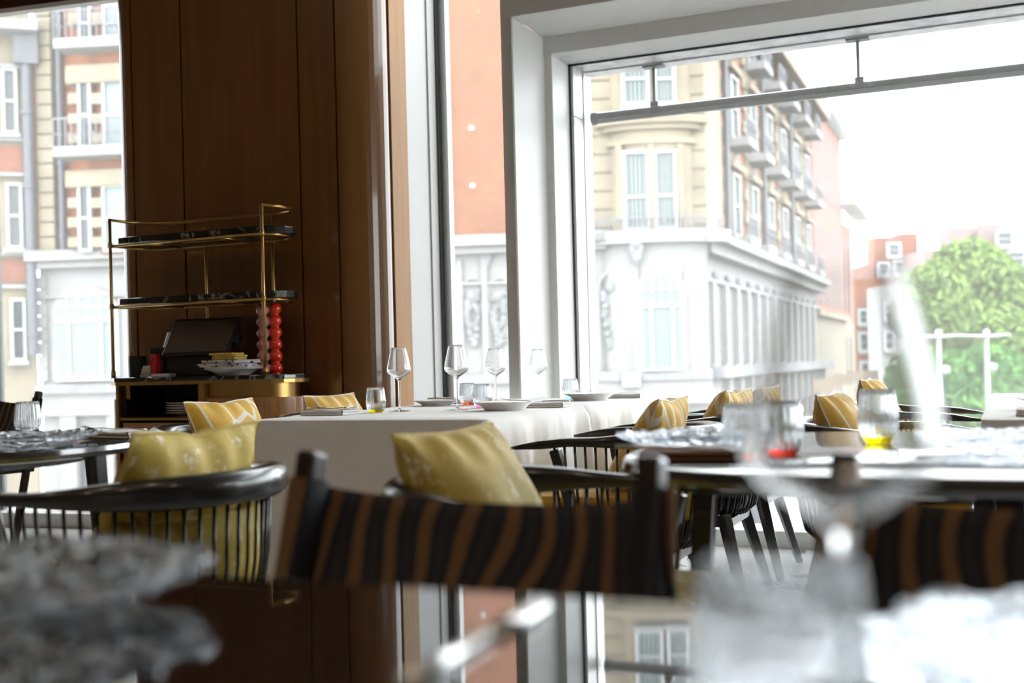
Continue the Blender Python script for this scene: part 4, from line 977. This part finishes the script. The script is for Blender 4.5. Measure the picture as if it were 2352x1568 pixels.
# arched window of the white storey, left
def arched(parent, Hf, xa, xb, ya, yb, y=-0.1, nm=4, pale='sash_glass_pale', tr=0.33):
    xm = (xa + xb) / 2; s0, s1 = Hf(xa, (ya + yb) / 2)[0], Hf(xb, (ya + yb) / 2)[0]; z1, z0 = Hf(xm, ya)[1], Hf(xm, yb)[1]
    r = min((s1 - s0) / 2, (z1 - z0) * 0.22); cxm = (s0 + s1) / 2
    def outl(e): 
        a0 = [(s0 - e, z0), (s1 + e, z0), (s1 + e, z1 - r)]; k = (s1 - s0) / 2 + e
        return a0 + [(cxm + k * math.cos(t_), z1 - r + (r + e) * math.sin(t_)) for t_ in [math.pi * i / 14 for i in range(1, 14)]] + [(s0 - e, z1 - r)]
    def slab(pts, ya_, yb_, name, mat, par):
        n = len(pts); vs = [(x, ya_, z) for x, z in pts] + [(x, yb_, z) for x, z in pts]
        return MB().add(vs, [tuple(range(n)), tuple(range(2 * n - 1, n - 1, -1))] + [(i, (i + 1) % n, n + (i + 1) % n, n + i) for i in range(n)]).build(name, mat, par)
    sur = slab(outl(0.16), y - 0.10, y + 0.0, 'arched_surround', 'stone_white', parent)
    g_ = slab(outl(0.0), y - 0.115, y - 0.09, 'window', pale, parent)
    mb = MB(); zt_ = z1 - (z1 - z0) * tr
    mb.box(s0, s1, y - 0.17, y - 0.1, zt_ - 0.05, zt_ + 0.05)
    zt2 = z1 - (z1 - z0) * tr * 0.5
    if tr < 0.45: mb.box(s0, s1, y - 0.15, y - 0.1, zt2 - 0.02, zt2 + 0.02)
    for q in range(1, nm): x = s0 + (s1 - s0) * q / nm; mb.box(x - 0.02, x + 0.02, y - 0.15, y - 0.1, zt_, z1 - (r * 0.25 if q in (1, nm - 1) else 0.03))
    for x in (s0 + (s1 - s0) * 0.22, s0 + (s1 - s0) * 0.80): mb.box(x - 0.045, x + 0.045, y - 0.17, y - 0.1, z0, zt_)
    mb.box(s0 - 0.05, s1 + 0.05, y - 0.2, y - 0.1, z0 - 0.08, z0 + 0.06)
    mb.build('glazing_bars', 'sash_white', g_)
arched(fb, H, 140, 268, 672, 868, -0.1, 5)
arched(fb, H, 1001, 1052, 668, 900, -0.1, 2)
for (xa, xb) in ((94, 114), ):
    mb = MB(); z = zl + 0.2
    while z < zc - 0.6: mb.box(H(xa, 700)[0], H(xb, 700)[0], -0.2, 0, z, z + 0.33); z += 0.36
    mb.build('quoin_blocks', 'stone_white', fb)
def cartouche(parent, Hf, x, y, w_, h_, yy=-0.12, seed=0):
    s, z = Hf(x, y); k = abs(Hf(x + 1, y)[0] - Hf(x, y)[0]); rnd = random.Random(seed); mb = MB()
    def ell(cx, cz, a, b, n=14, t=0.09): 
        mb.sweep([(cx + a * math.cos(2 * math.pi * i / n), yy - 0.05, cz + b * math.sin(2 * math.pi * i / n)) for i in range(n + 1)], t * 0.6, n=6, upv=(0, 1, 0))
    W_, H_ = w_ * k / 2, h_ * k / 2
    ell(s, z + H_ * 0.1, W_ * 0.42, H_ * 0.33); ell(s, z + H_ * 0.1, W_ * 0.62, H_ * 0.45)
    for q in range(22):
        t_ = q / 21; a = rnd.uniform(-1, 1); ww = W_ * (0.8 - 0.55 * abs(t_ - 0.6) - 0.3 * (1 - t_))
        mb.lathe([(0, -0.12), (0.10, -0.04), (0.11, 0.03), (0, 0.12)], s + math.copysign(1, a) * ww * (0.6 + 0.4 * abs(a)), yy - 0.05, z - H_ + 2 * H_ * t_, n=8)
    mb.lathe([(0, -0.2), (0.16, -0.05), (0.15, 0.1), (0, 0.2)], s, yy - 0.06, z + H_ * 0.8, n=10); mb.lathe([(0, -0.3), (0.09, 0), (0, 0.2)], s, yy - 0.06, z - H_ * 0.8, n=8)
    mb.build('carved_cartouche', 'stone_grey', parent, smooth=True)
def niche_arch(parent, Hf, xa, xb, ya, yb, yy=-0.1):
    s0, s1 = Hf(xa, ya)[0], Hf(xb, ya)[0]; z1, z0 = Hf(xa, ya)[1], Hf(xa, yb)[1]; r = (s1 - s0) / 2; c_ = (s0 + s1) / 2
    pts = [(s0, yy - 0.03, z0)] + [(c_ - r * math.cos(math.pi * i / 12), yy - 0.03, z1 - r + r * math.sin(math.pi * i / 12)) for i in range(13)] + [(s1, yy - 0.03, z0)]
    MB().sweep(pts, 0.06, n=6, upv=(0, 1, 0)).build('arch_moulding', 'stone_white', parent)
for x in (1088, 1148): cartouche(fb, H, x, 730, 46, 120, seed=x); niche_arch(fb, H, x - 26, x + 26, 640, 880)
for x in (1117, 1060, 985):
    boxpx(fb, H, 'pilaster', 'stone_white', x - 6, x + 6, 600, 880, -0.25, 0)
cartouche(fb, H, 1117, 592, 26, 36, seed=3)
# brick strip beside the drainpipe
mb = MB()
for (ya, yb) in ((8, 35), (105, 142), (163, 188), (210, 236), (262, 286), (370, 392), (415, 440), (462, 488), (510, 535)):
    mb.box(H(960, ya)[0], H(997, ya)[0], -0.2, 0, H(990, yb)[1], H(990, ya)[1])
mb.build('stone_quoins', 'stone_cream', fb)
for ya in (50, 300): boxpx(fb, H, 'string_course', 'stone_white', 940, 1010, ya, ya + 15, -0.5, 0)
pipe(fb, H, 1016, -40, 1026, 552, 0.075)
for (x, y) in ((1083, 295), (1086, 427)): boxpx(fb, H, 'vent', 'sash_white', x - 6, x + 6, y - 5, y + 5, -0.08, 0)
boxpx(fb, H, 'sill_debris', 'stone_grey', 1050, 1125, 547, 556, -0.4, -0.1)
# rounded stone corner with a bow
xs0 = H(1362, 300)[0]; xs1 = H(1618, 300)[0]
cxb = H(1497, 400)[0]; rb = (H(1590, 400)[0] - H(1404, 400)[0]) / 2
MB().box(xs0 - 1.5, xs1, -0.05, 0.8, zc, ZT).build('stone_wall', 'stone_cream', fb)
mb = MB(); z = zc + 0.3
while z < ZT: mb.box(xs0 - 1.2, xs1 + 0.02, -0.10, 0, z, z + 0.42); z += 0.48
mb.build('rustication', 'stone_cream', fb, bevel=0.02)
bow = lambda r, z0, z1, name, mat: MB().prism([(cxb + r * math.cos(a), -0.05 + r * 0.42 * math.sin(a)) for a in [math.pi + math.pi * i / 20 for i in range(21)]], z0, z1).build(name, mat, fb, smooth='auto')
bow(rb, zc, ZT, 'bow_wall', 'stone_cream')
for ya, yb, e_ in ((275, 292, 0.45), (292, 305, 0.25), (325, 337, 0.15), (528, 538, 0.25)):
    bow(rb + e_, H(1497, yb)[1], H(1497, ya)[1], 'bow_cornice', 'stone_cream')
yb_ = -0.05 - rb * 0.42
for (xa, xb, ya, yb, off) in ((1438, 1484, 362, 528, 0.10), (1508, 1546, 360, 525, 0.06), (1434, 1482, 120, 245, 0.10), (1506, 1542, 120, 245, 0.06)):
    sashpx(fb, H, xa, xb, ya, yb, yb_ - 0.02 + off * 0.2, glass='sash_glass', fr=0.09, curtain=True, rail=0.42)
for xa, xb in ((1416, 1430), (1490, 1502), (1556, 1568)):
    boxpx(fb, H, 'bow_pilaster', 'stone_cream', xa, xb, 340, 545, yb_ - 0.12, yb_ + 0.3)
mb = MB(); n = 40; zr = H(1497, 545)[1]
for q in range(n + 1):
    a = math.pi + math.pi * q / n; mb.box(cxb + (rb + .7) * math.cos(a) - 0.012, cxb + (rb + .7) * math.cos(a) + 0.012, -0.06 + (rb + .7) * .42 * math.sin(a), -0.03 + (rb + .7) * .42 * math.sin(a), zr, zr + 0.42)
mb.sweep([(cxb + (rb + .7) * math.cos(math.pi + math.pi * i / 20), -0.05 + (rb + .7) * .42 * math.sin(math.pi + math.pi * i / 20), zr + 0.42) for i in range(21)], 0.025, n=6)
mb.build('bow_railing', 'railing_iron', fb)
bow(rb + 0.95, zc - 0.2, zc + 0.12, 'bow_ledge', 'stone_white'); bow(rb + 0.3, zl + 0.1, zc - 0.2, 'bow_base', 'stone_white')
MB().box(xs0 - 0.5, xs1, -0.75, 0.1, zc - 0.12, zc + 0.10).build('cornice', 'stone_white', fb, bevel=0.03)
MB().box(xs0 - 0.5, xs1, -0.12, 0.8, -4.0, zc).build('ground_storey_wall', 'stone_white', fb)
ybase = -0.05 - (rb + 0.3) * 0.42
arched(fb, H, 1476, 1560, 632, 850, ybase - 0.0, 4)
cartouche(fb, H, 1405, 722, 58, 150, ybase + 0.35, seed=9); niche_arch(fb, H, 1372, 1446, 628, 860, ybase + 0.35)
for x, y_ in ((1460, ybase + 0.05), (1578, ybase + 0.15)):
    boxpx(fb, H, 'pilaster', 'stone_white', x - 7, x + 7, 600, 850, y_ - 0.12, y_ + 0.3)
cartouche(fb, H, 1461, 583, 28, 40, ybase - 0.1, seed=11)
boxpx(fb, H, 'sign_box', 'sash_white', 1430, 1470, 856, 886, ybase - 0.35, ybase)
mb = MB(); mb.box(xs0, xs1, ybase - 0.2, 0, zl - 0.15, zl + 0.1); mb.build('shop_ledge', 'stone_grey', fb)
mb = MB(); mb.box(xs0, xs1, ybase - 0.1, 0, zl - 0.75, zl - 0.15); mb.build('fascia', 'stone_white', fb)
# street side, receding
A2 = W(4.87, 30.0); A2b = W(13.37, 50.3); A2, d2, rz2, L2 = frame_between(A2, A2b)
f2 = empty('mansion_block', A2, rz2, 'long mansion block receding down the street with many small balconies', 'building')
H2 = lambda x, y: fhit(x, y, A2, d2)
ZT2 = 11.75; Lm = L2 + 0.3
MB().box(0.6, Lm - 0.1, 0, 0.5, zc, ZT2).build('brick_wall', 'brick_pink', f2)
MB().box(0.6, Lm - 0.1, -0.1, 0.5, -4.0, zc).build('ground_storey_wall', 'stone_white', f2)
mb = MB(); mb.box(-0.3, Lm, -0.8, 0.1, zc - 0.12, zc + 0.10); mb.box(-0.1, Lm, -0.5, 0.1, zc - 0.4, zc - 0.12); mb.box(0, Lm, -0.25, 0.1, zc - 1.1, zc - 1.0); mb.build('cornice', 'stone_white', f2)
MB().box(9.5, Lm, -0.9, 0.1, ZT2 - 0.5, ZT2 + 0.15).build('roof_cornice', 'stone_cream', f2, bevel=0.05)
MB().box(-0.3, Lm, -0.8, 0.1, zl - 0.15, zl + 0.15).build('shop_ledge', 'stone_grey', f2); MB().box(0, Lm, -0.4, 0.1, zl - 0.7, zl - 0.15).build('fascia', 'stone_white', f2)
MB().box(0, 3.2, -0.12, 0, zc, ZT2 + 1).build('stone_corner', 'stone_cream', f2)
x = 4.3; bi = 0
while x < Lm - 1.2:
    mb = MB()
    mb.box(x - 0.25, x + 1.45, -0.10, 0, zc + 0.2, ZT2 - 0.5)
    st_ = mb.build('stone_bay', 'stone_cream', f2)
    mb = MB(); z = zc + 0.4
    while z < ZT2 - 0.8: mb.box(x - 0.55, x - 0.25, -0.10, 0, z, z + 0.36); mb.box(x + 1.45, x + 1.75, -0.1, 0, z, z + 0.36); z += 0.72
    mb.build('stone_quoins', 'stone_cream', f2)
    for fz in range(3):
        z0 = zc + 0.55 + fz * 2.95
        sash(f2, x + 0.2, x + 1.0, z0, z0 + 1.75, -0.12, sill=False)
        balcony(f2, x - 0.1, x + 1.3, z0 - 0.12, -0.1, 0.65, 0.6)
        MB().box(x - 0.2, x + 1.4, -0.3, 0, z0 + 1.95, z0 + 2.15).build('hood_mould', 'stone_cream', f2)
    if bi % 2 == 0: MB().sweep([(x - 0.85, -0.22, zc + 0.1), (x - 0.85, -0.22, ZT2 - 0.5)], 0.07, n=8).build('drainpipe', 'pipe_black', f2)
    x += 3.0; bi += 1
x = 1.0; i = 0
while x < Lm - 0.8:
    MB().box(x, x + 0.35, -0.28, 0, zl + 0.2, zc - 1.1).build('pilaster', 'stone_white', f2)
    g_ = MB().box(x + 0.65, x + 1.25, -0.14, -0.1, zl + 0.5, zl + 2.6).build('window', 'sash_glass_pale', f2)
    MB().box(x + 0.60, x + 1.3, -0.2, -0.1, zl + 2.6, zl + 2.75).build('lintel', 'stone_grey', g_)
    MB().box(x + 0.3, x + 0.55, -0.6, 0, zl - 1.2, zl - 0.15).build('bracket', 'stone_white', f2)
    MB().box(x + 0.5, x + 1.4, -0.15, 0, -3.8, zl - 1.3).build('shop_glazing', 'sash_glass', f2)
    x += 1.62; i += 1
# modern brick block further on
A3 = A2 + d2 * (L2 + 0.3); Lb = H2(1937, 600)[0] - L2 - 0.3; Lc = H2(1968, 600)[0] - L2 - 0.3
f3 = empty('brick_office_block', A3, rz2, 'modern pink brick office block with vertical window slots and glass louvres', 'building')
zb3 = EYE + 1.98
MB().box(0.2, Lb, 0, 8, zb3, 12.6).build('brick_wall', 'brick_pink', f3)
MB().box(Lb, Lc, 0.3, 8, zb3, 8.4).build('lower_wing', 'brick_pink', f3)
MB().box(0, Lb, -0.05, 8, -4.0, zb3).build('stone_base', 'stone_cream', f3); MB().box(Lb, Lc, 0.25, 8, -4.0, zb3).build('wing_base', 'stone_cream', f3)
MB().box(0, Lb, -0.3, 0.2, zb3 - 0.15, zb3 + 0.1).build('string_course', 'stone_cream', f3)
for (z0, z1, mat, nn) in ((zb3 + 0.5, zb3 + 4.2, 'slate', 12), (zb3 + 5.6, zb3 + 9.0, 'slate', 12), (zb3 - 3.6, zb3 - 0.9, 'stone_slot', 12)):
    for q in range(nn):
        x = 0.6 + (Lb - 1.2) * q / nn; MB().box(x, x + 0.36, -0.04, 0.1, z0, z1).build('window', mat, f3)
    for q in range(3):
        x = Lb + 0.4 + (Lc - Lb - 0.6) * q / 3
        if z1 < 8.0: MB().box(x, x + 0.4, 0.18, 0.3, z0, z1).build('window', mat, f3)
for (za, ya, sa, sb) in ((12.5, -0.6, 0, Lb), (9.0, -0.8, Lb - 0.5, Lc + 1.0)):
    mb = MB(); n = 26
    for q in range(n + 1): x = sa + (sb - sa) * q / n; mb.box(x, x + 0.12, ya, 0.2, za, za + 0.14)
    for q in range(5): yy = ya + (0.2 - ya) * q / 5; mb.box(sa, sb, yy, yy + 0.07, za + 0.14, za + 0.2)
    mb.build('louvre_canopy', 'glass_green', f3)
# left neighbour, splayed
A4 = W(-15.6, 30.2); B4 = W(-12.95, 31.1); A4, d4, rz4, L4 = frame_between(A4, B4)
f4 = empty('neighbour_house', A4, rz4, 'stone and brick house at the left edge beside the thick black drainpipe', 'building')
H4 = lambda x, y: fhit(x, y, A4, d4)
MB().box(-3, L4 - 0.05, 0, 0.6, -4.0, ZT).build('stone_wall', 'stone_cream', f4)
for (ya, yb) in ((335, 398), (595, 648)): boxpx(f4, H4, 'brick_panel', 'brick_red', -60, 72, ya, yb, -0.06, 0)
boxpx(f4, H4, 'brick_strip', 'brick_orange', 74, 96, 130, 590, -0.05, 0)
for (xa, xb, ya, yb) in ((12, 34, 165, 302), (22, 46, 428, 565), (32, 54, 692, 822)):
    sashpx(f4, H4, xa, xb, ya, yb, -0.05, glass='sash_glass', fr=0.08)
for ya in (150, 318, 398, 580, 655): boxpx(f4, H4, 'string_course', 'stone_white', -60, 74, ya, ya + 8, -0.2, 0)
balcony(f4, H4(-60, 60)[0], H4(92, 60)[0], H4(40, 62)[1], 0.0, 0.8, 0.7)
pipe(f4, H4, 62, 130, 80, 815, 0.14, -0.3, hopper=True)
# distant orange house and skyline row
def simple_house(name, px0, px1, ytop, D, zbase, mat, label, wins=(), dep=8, chim=()):
    A = W((px0 - 1176) / FPX * D, D); Bq = W((px1 - 1176) / FPX * D, D); A, d, rz, L = frame_between(A, Bq)
    f = empty(name, A, rz, label, 'building', 'houses beyond the tree'); Hf = lambda x, y: fhit(x, y, A, d)
    zt_ = Hf((px0 + px1) / 2, ytop)[1]; MB().box(0, L, 0, dep, zbase, zt_).build('wall', mat, f)
    for (xa, xb, ya, yb) in wins: sashpx(f, Hf, xa, xb, ya, yb, -0.02, glass='sash_glass', fr=0.22)
    for (xa, xb, ya) in chim: MB().box(Hf(xa, ya)[0], Hf(xb, ya)[0], 1, 3, zt_ - 1, Hf(xa, ya)[1]).build('chimney', mat, f)
    return f, Hf, L, zt_
simple_house('orange_brick_house', 1967, 2026, 640, 85, -6, 'brick_orange', 'orange brick house with white windows at the end of the street', [(1976, 1990, 715, 740), (1977, 1992, 768, 802), (1980, 1994, 835, 868), (2004, 2014, 715, 740)])
simple_house('gabled_terrace', 2012, 2130, 600, 95, -6, 'brick_red', 'red brick terrace with dormers left of the tree top', [(2042, 2064, 562, 586), (2020, 2038, 608, 630), (2056, 2074, 604, 628)], chim=[(2016, 2058, 542), (2074, 2118, 533)])
simple_house('roof_terrace', 2130, 2420, 570, 90, -6, 'slate', 'slate roofed row with red chimneys above the tree', [(2292, 2322, 535, 562), (2318, 2350, 580, 605)], chim=[(2190, 2240, 520), (2258, 2310, 512)])
simple_house('white_terrace', 2026, 2120, 655, 80, -6, 'stone_white', 'pale rendered terrace half hidden behind the tree', [(2036, 2050, 700, 730), (2036, 2050, 765, 800)], dep=3)
# trees
def leafy(name, mat, crowns, n, size, label, trunk, seed=0, grp='trees across the street'):
    rnd = random.Random(seed); e = empty(name, trunk, 0, label, 'tree', grp); T0 = Vector(trunk); mb = MB()
    tot = sum(c[1] ** 2 for c in crowns)
    for (c, r, sq) in crowns:
        c = Vector(c) - T0
        for _ in range(int(n * r * r / tot)):
            v = Vector((rnd.gauss(0, 1), rnd.gauss(0, 1), rnd.gauss(0, 1))).normalized(); q = r * (0.72 + 0.32 * rnd.random())
            p = c + Vector((v.x * q, v.y * q, v.z * q * sq)); a = Vector((rnd.gauss(0, 1), rnd.gauss(0, 1), rnd.gauss(0, .6))).normalized(); b_ = a.cross(v).normalized() if a.cross(v).length > .01 else Vector((1, 0, 0))
            s_ = size * rnd.uniform(0.6, 1.3); nn = (v + 0.8 * a).normalized(); t1 = nn.cross(b_).normalized()
            k = nn * s_ * 0.15
            mb.add([p - b_ * s_, p - t1 * s_ * .5 + k, p + b_ * s_, p + t1 * s_ * .5 + k], [(0, 1, 2, 3)])
    mb.build('foliage', mat, e)
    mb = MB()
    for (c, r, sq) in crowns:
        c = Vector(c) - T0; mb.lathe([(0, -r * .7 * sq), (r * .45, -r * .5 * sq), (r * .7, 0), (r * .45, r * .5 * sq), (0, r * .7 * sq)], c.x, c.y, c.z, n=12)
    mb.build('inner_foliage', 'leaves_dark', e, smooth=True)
    mb = MB(); mb.sweep([(0, 0, 0), (0.1, 0, 2.5), (0, 0.1, 4.2)], [0.35, 0.28, 0.15], n=8); mb.build('trunk', 'bark', e)
def C(px, py, D, r, sq=1.0):
    rr = ray(px, py); return (Vector((rr.x * D, rr.y * D, EYE + rr.z * D)), r * D / FPX, sq)
tr_ = W(20.2, 50, -4.0)
leafy('plane_tree', 'leaves_bright', [C(2225, 655, 50, 105), C(2140, 690, 49, 85), C(2310, 700, 50, 95), C(2180, 760, 48, 90), C(2280, 790, 48, 95), C(2360, 760, 49, 80), C(2100, 730, 50, 55)], 14000, 0.20, 'broad bright green tree filling the right of the big window', tr_, 1)
tr2 = W(17.6, 46, -4.0)
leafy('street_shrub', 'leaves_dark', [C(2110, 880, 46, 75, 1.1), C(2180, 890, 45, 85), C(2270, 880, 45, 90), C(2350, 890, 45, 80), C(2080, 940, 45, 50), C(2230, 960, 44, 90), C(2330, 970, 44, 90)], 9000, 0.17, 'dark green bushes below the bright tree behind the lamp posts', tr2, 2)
# lamp posts
def lamp_post(px, py, D, label, base_py=1130):
    rr = ray(px, py); x, y, zt_ = rr.x * D, rr.y * D, EYE + rr.z * D
    e = empty('lamp_post', (x, y, -4.0), YAW, label, 'lamp post', 'twin armed lamp posts'); h = zt_ + 4.0
    MB().sweep([(0, 0, 0), (0, 0, h)], [0.09, 0.06], n=12).build('post', 'lamp_grey', e, smooth=True)
    for sx in (-1, 1): MB().sweep([(0, 0, h - 0.05), (sx * 0.60, 0, h - 0.02)], [(0.10, 0.05), (0.12, 0.035)], n=8).build('lamp_arm', 'lamp_grey', e)
    MB().lathe([(0, 0), (0.09, 0.02), (0.09, 0.12), (0, 0.16)], cz=h - 0.02, n=12).build('top_cap', 'lamp_grey', e)
    MB().lathe([(0, 0), (0.12, 0.06), (0.12, 0.2), (0, 0.26)], 0.14, 0, h - 1.0, n=12).build('sensor_box', 'lamp_grey', e, smooth=True)
lamp_post(2155, 769, 28, 'left of the two grey twin armed lamp posts before the tree')
lamp_post(2265, 768, 30, 'right of the two grey twin armed lamp posts before the tree')
# street signs on posts by the pavement
for i, (px, py) in enumerate(((1888, 882), (1912, 876), (1935, 868), (1966, 860), (2000, 858))):
    rr = ray(px, py); D = 36 + 3 * i; e = empty('terrace_sign', (rr.x * D, rr.y * D, -4.0), YAW, 'brown sign board on a post, %s from the left in the row behind the cushions' % ('first', 'second', 'third', 'fourth', 'fifth')[i], 'sign', 'row of brown sign boards')
    h = EYE + rr.z * D + 4.0; MB().sweep([(0, 0, 0), (0, 0, h)], 0.05, n=8).build('post', 'lamp_grey', e); MB().box(-0.3, 0.3, -0.05, 0.05, h - 0.25, h + 0.15).build('board', 'sign_brown', e)
# road patch and pedestrian
rr = ray(1800, 1170); D = 6.0 / -rr.z
struct(MB().prism([tuple(W(5, 24).xy), tuple(W(30, 24).xy), tuple(W(30, 60).xy), tuple(W(13.5, 44).xy)], -4.0, -3.99).build('road', 'asphalt'))
def person(px, D, label):
    rr = ray(px, 1200); e = empty('person', (rr.x * D, rr.y * D, -3.99), YAW + 0.5, label, 'person')
    v = [(0, 0, .95), (0, 0, 1.15), (0, 0, 1.38), (0, 0, 1.5), (0, 0, 1.62), (0.0, -0.01, 1.70), (.10, 0, .9), (.12, -.10, .5), (.12, -.08, .08), (.12, -.2, .03), (-.10, 0, .9), (-.12, .12, .5), (-.12, .22, .10), (-.12, .12, .04), (.2, 0, 1.40), (.26, .03, 1.12), (.24, -.12, .92), (-.2, 0, 1.40), (-.26, .0, 1.12), (-.24, -.14, .95)]
    ed = [(0, 1), (1, 2), (2, 3), (3, 4), (4, 5), (0, 6), (6, 7), (7, 8), (8, 9), (0, 10), (10, 11), (11, 12), (12, 13), (2, 14), (14, 15), (15, 16), (2, 17), (17, 18), (18, 19)]
    ra = [.15, .15, .17, .06, .10, .08, .10, .075, .05, .04, .10, .075, .05, .04, .07, .055, .04, .07, .055, .04]
    me = bpy.data.meshes.new('body'); me.from_pydata(v, ed, []); o = bpy.data.objects.new('body', me); COL.objects.link(o); o.parent = e
    me.materials.append(MATS['coat_black']); o.modifiers.new('skin', 'SKIN'); sv = me.skin_vertices[0].data
    for i_, r in enumerate(ra): sv[i_].radius = (r, r * 0.8)
    sv[0].use_root = True; md = o.modifiers.new('s', 'SUBSURF'); md.levels = 1; md.render_levels = 1
    MB().lathe([(0, 0.0), (0.11, 0.0), (0.12, 0.08), (0.08, 0.17), (0, 0.20)], cz=1.64, n=14).build('woolly_hat', 'beanie', e, smooth=True)
    MB().lathe([(0, -0.09), (0.08, -0.05), (0.10, 0.02), (0, 0.06)], 0, -0.03, 1.60, n=12).build('face', 'skin', e, smooth=True)
person(1738, 26.5, 'pedestrian in a dark coat and orange woolly hat on the street below')
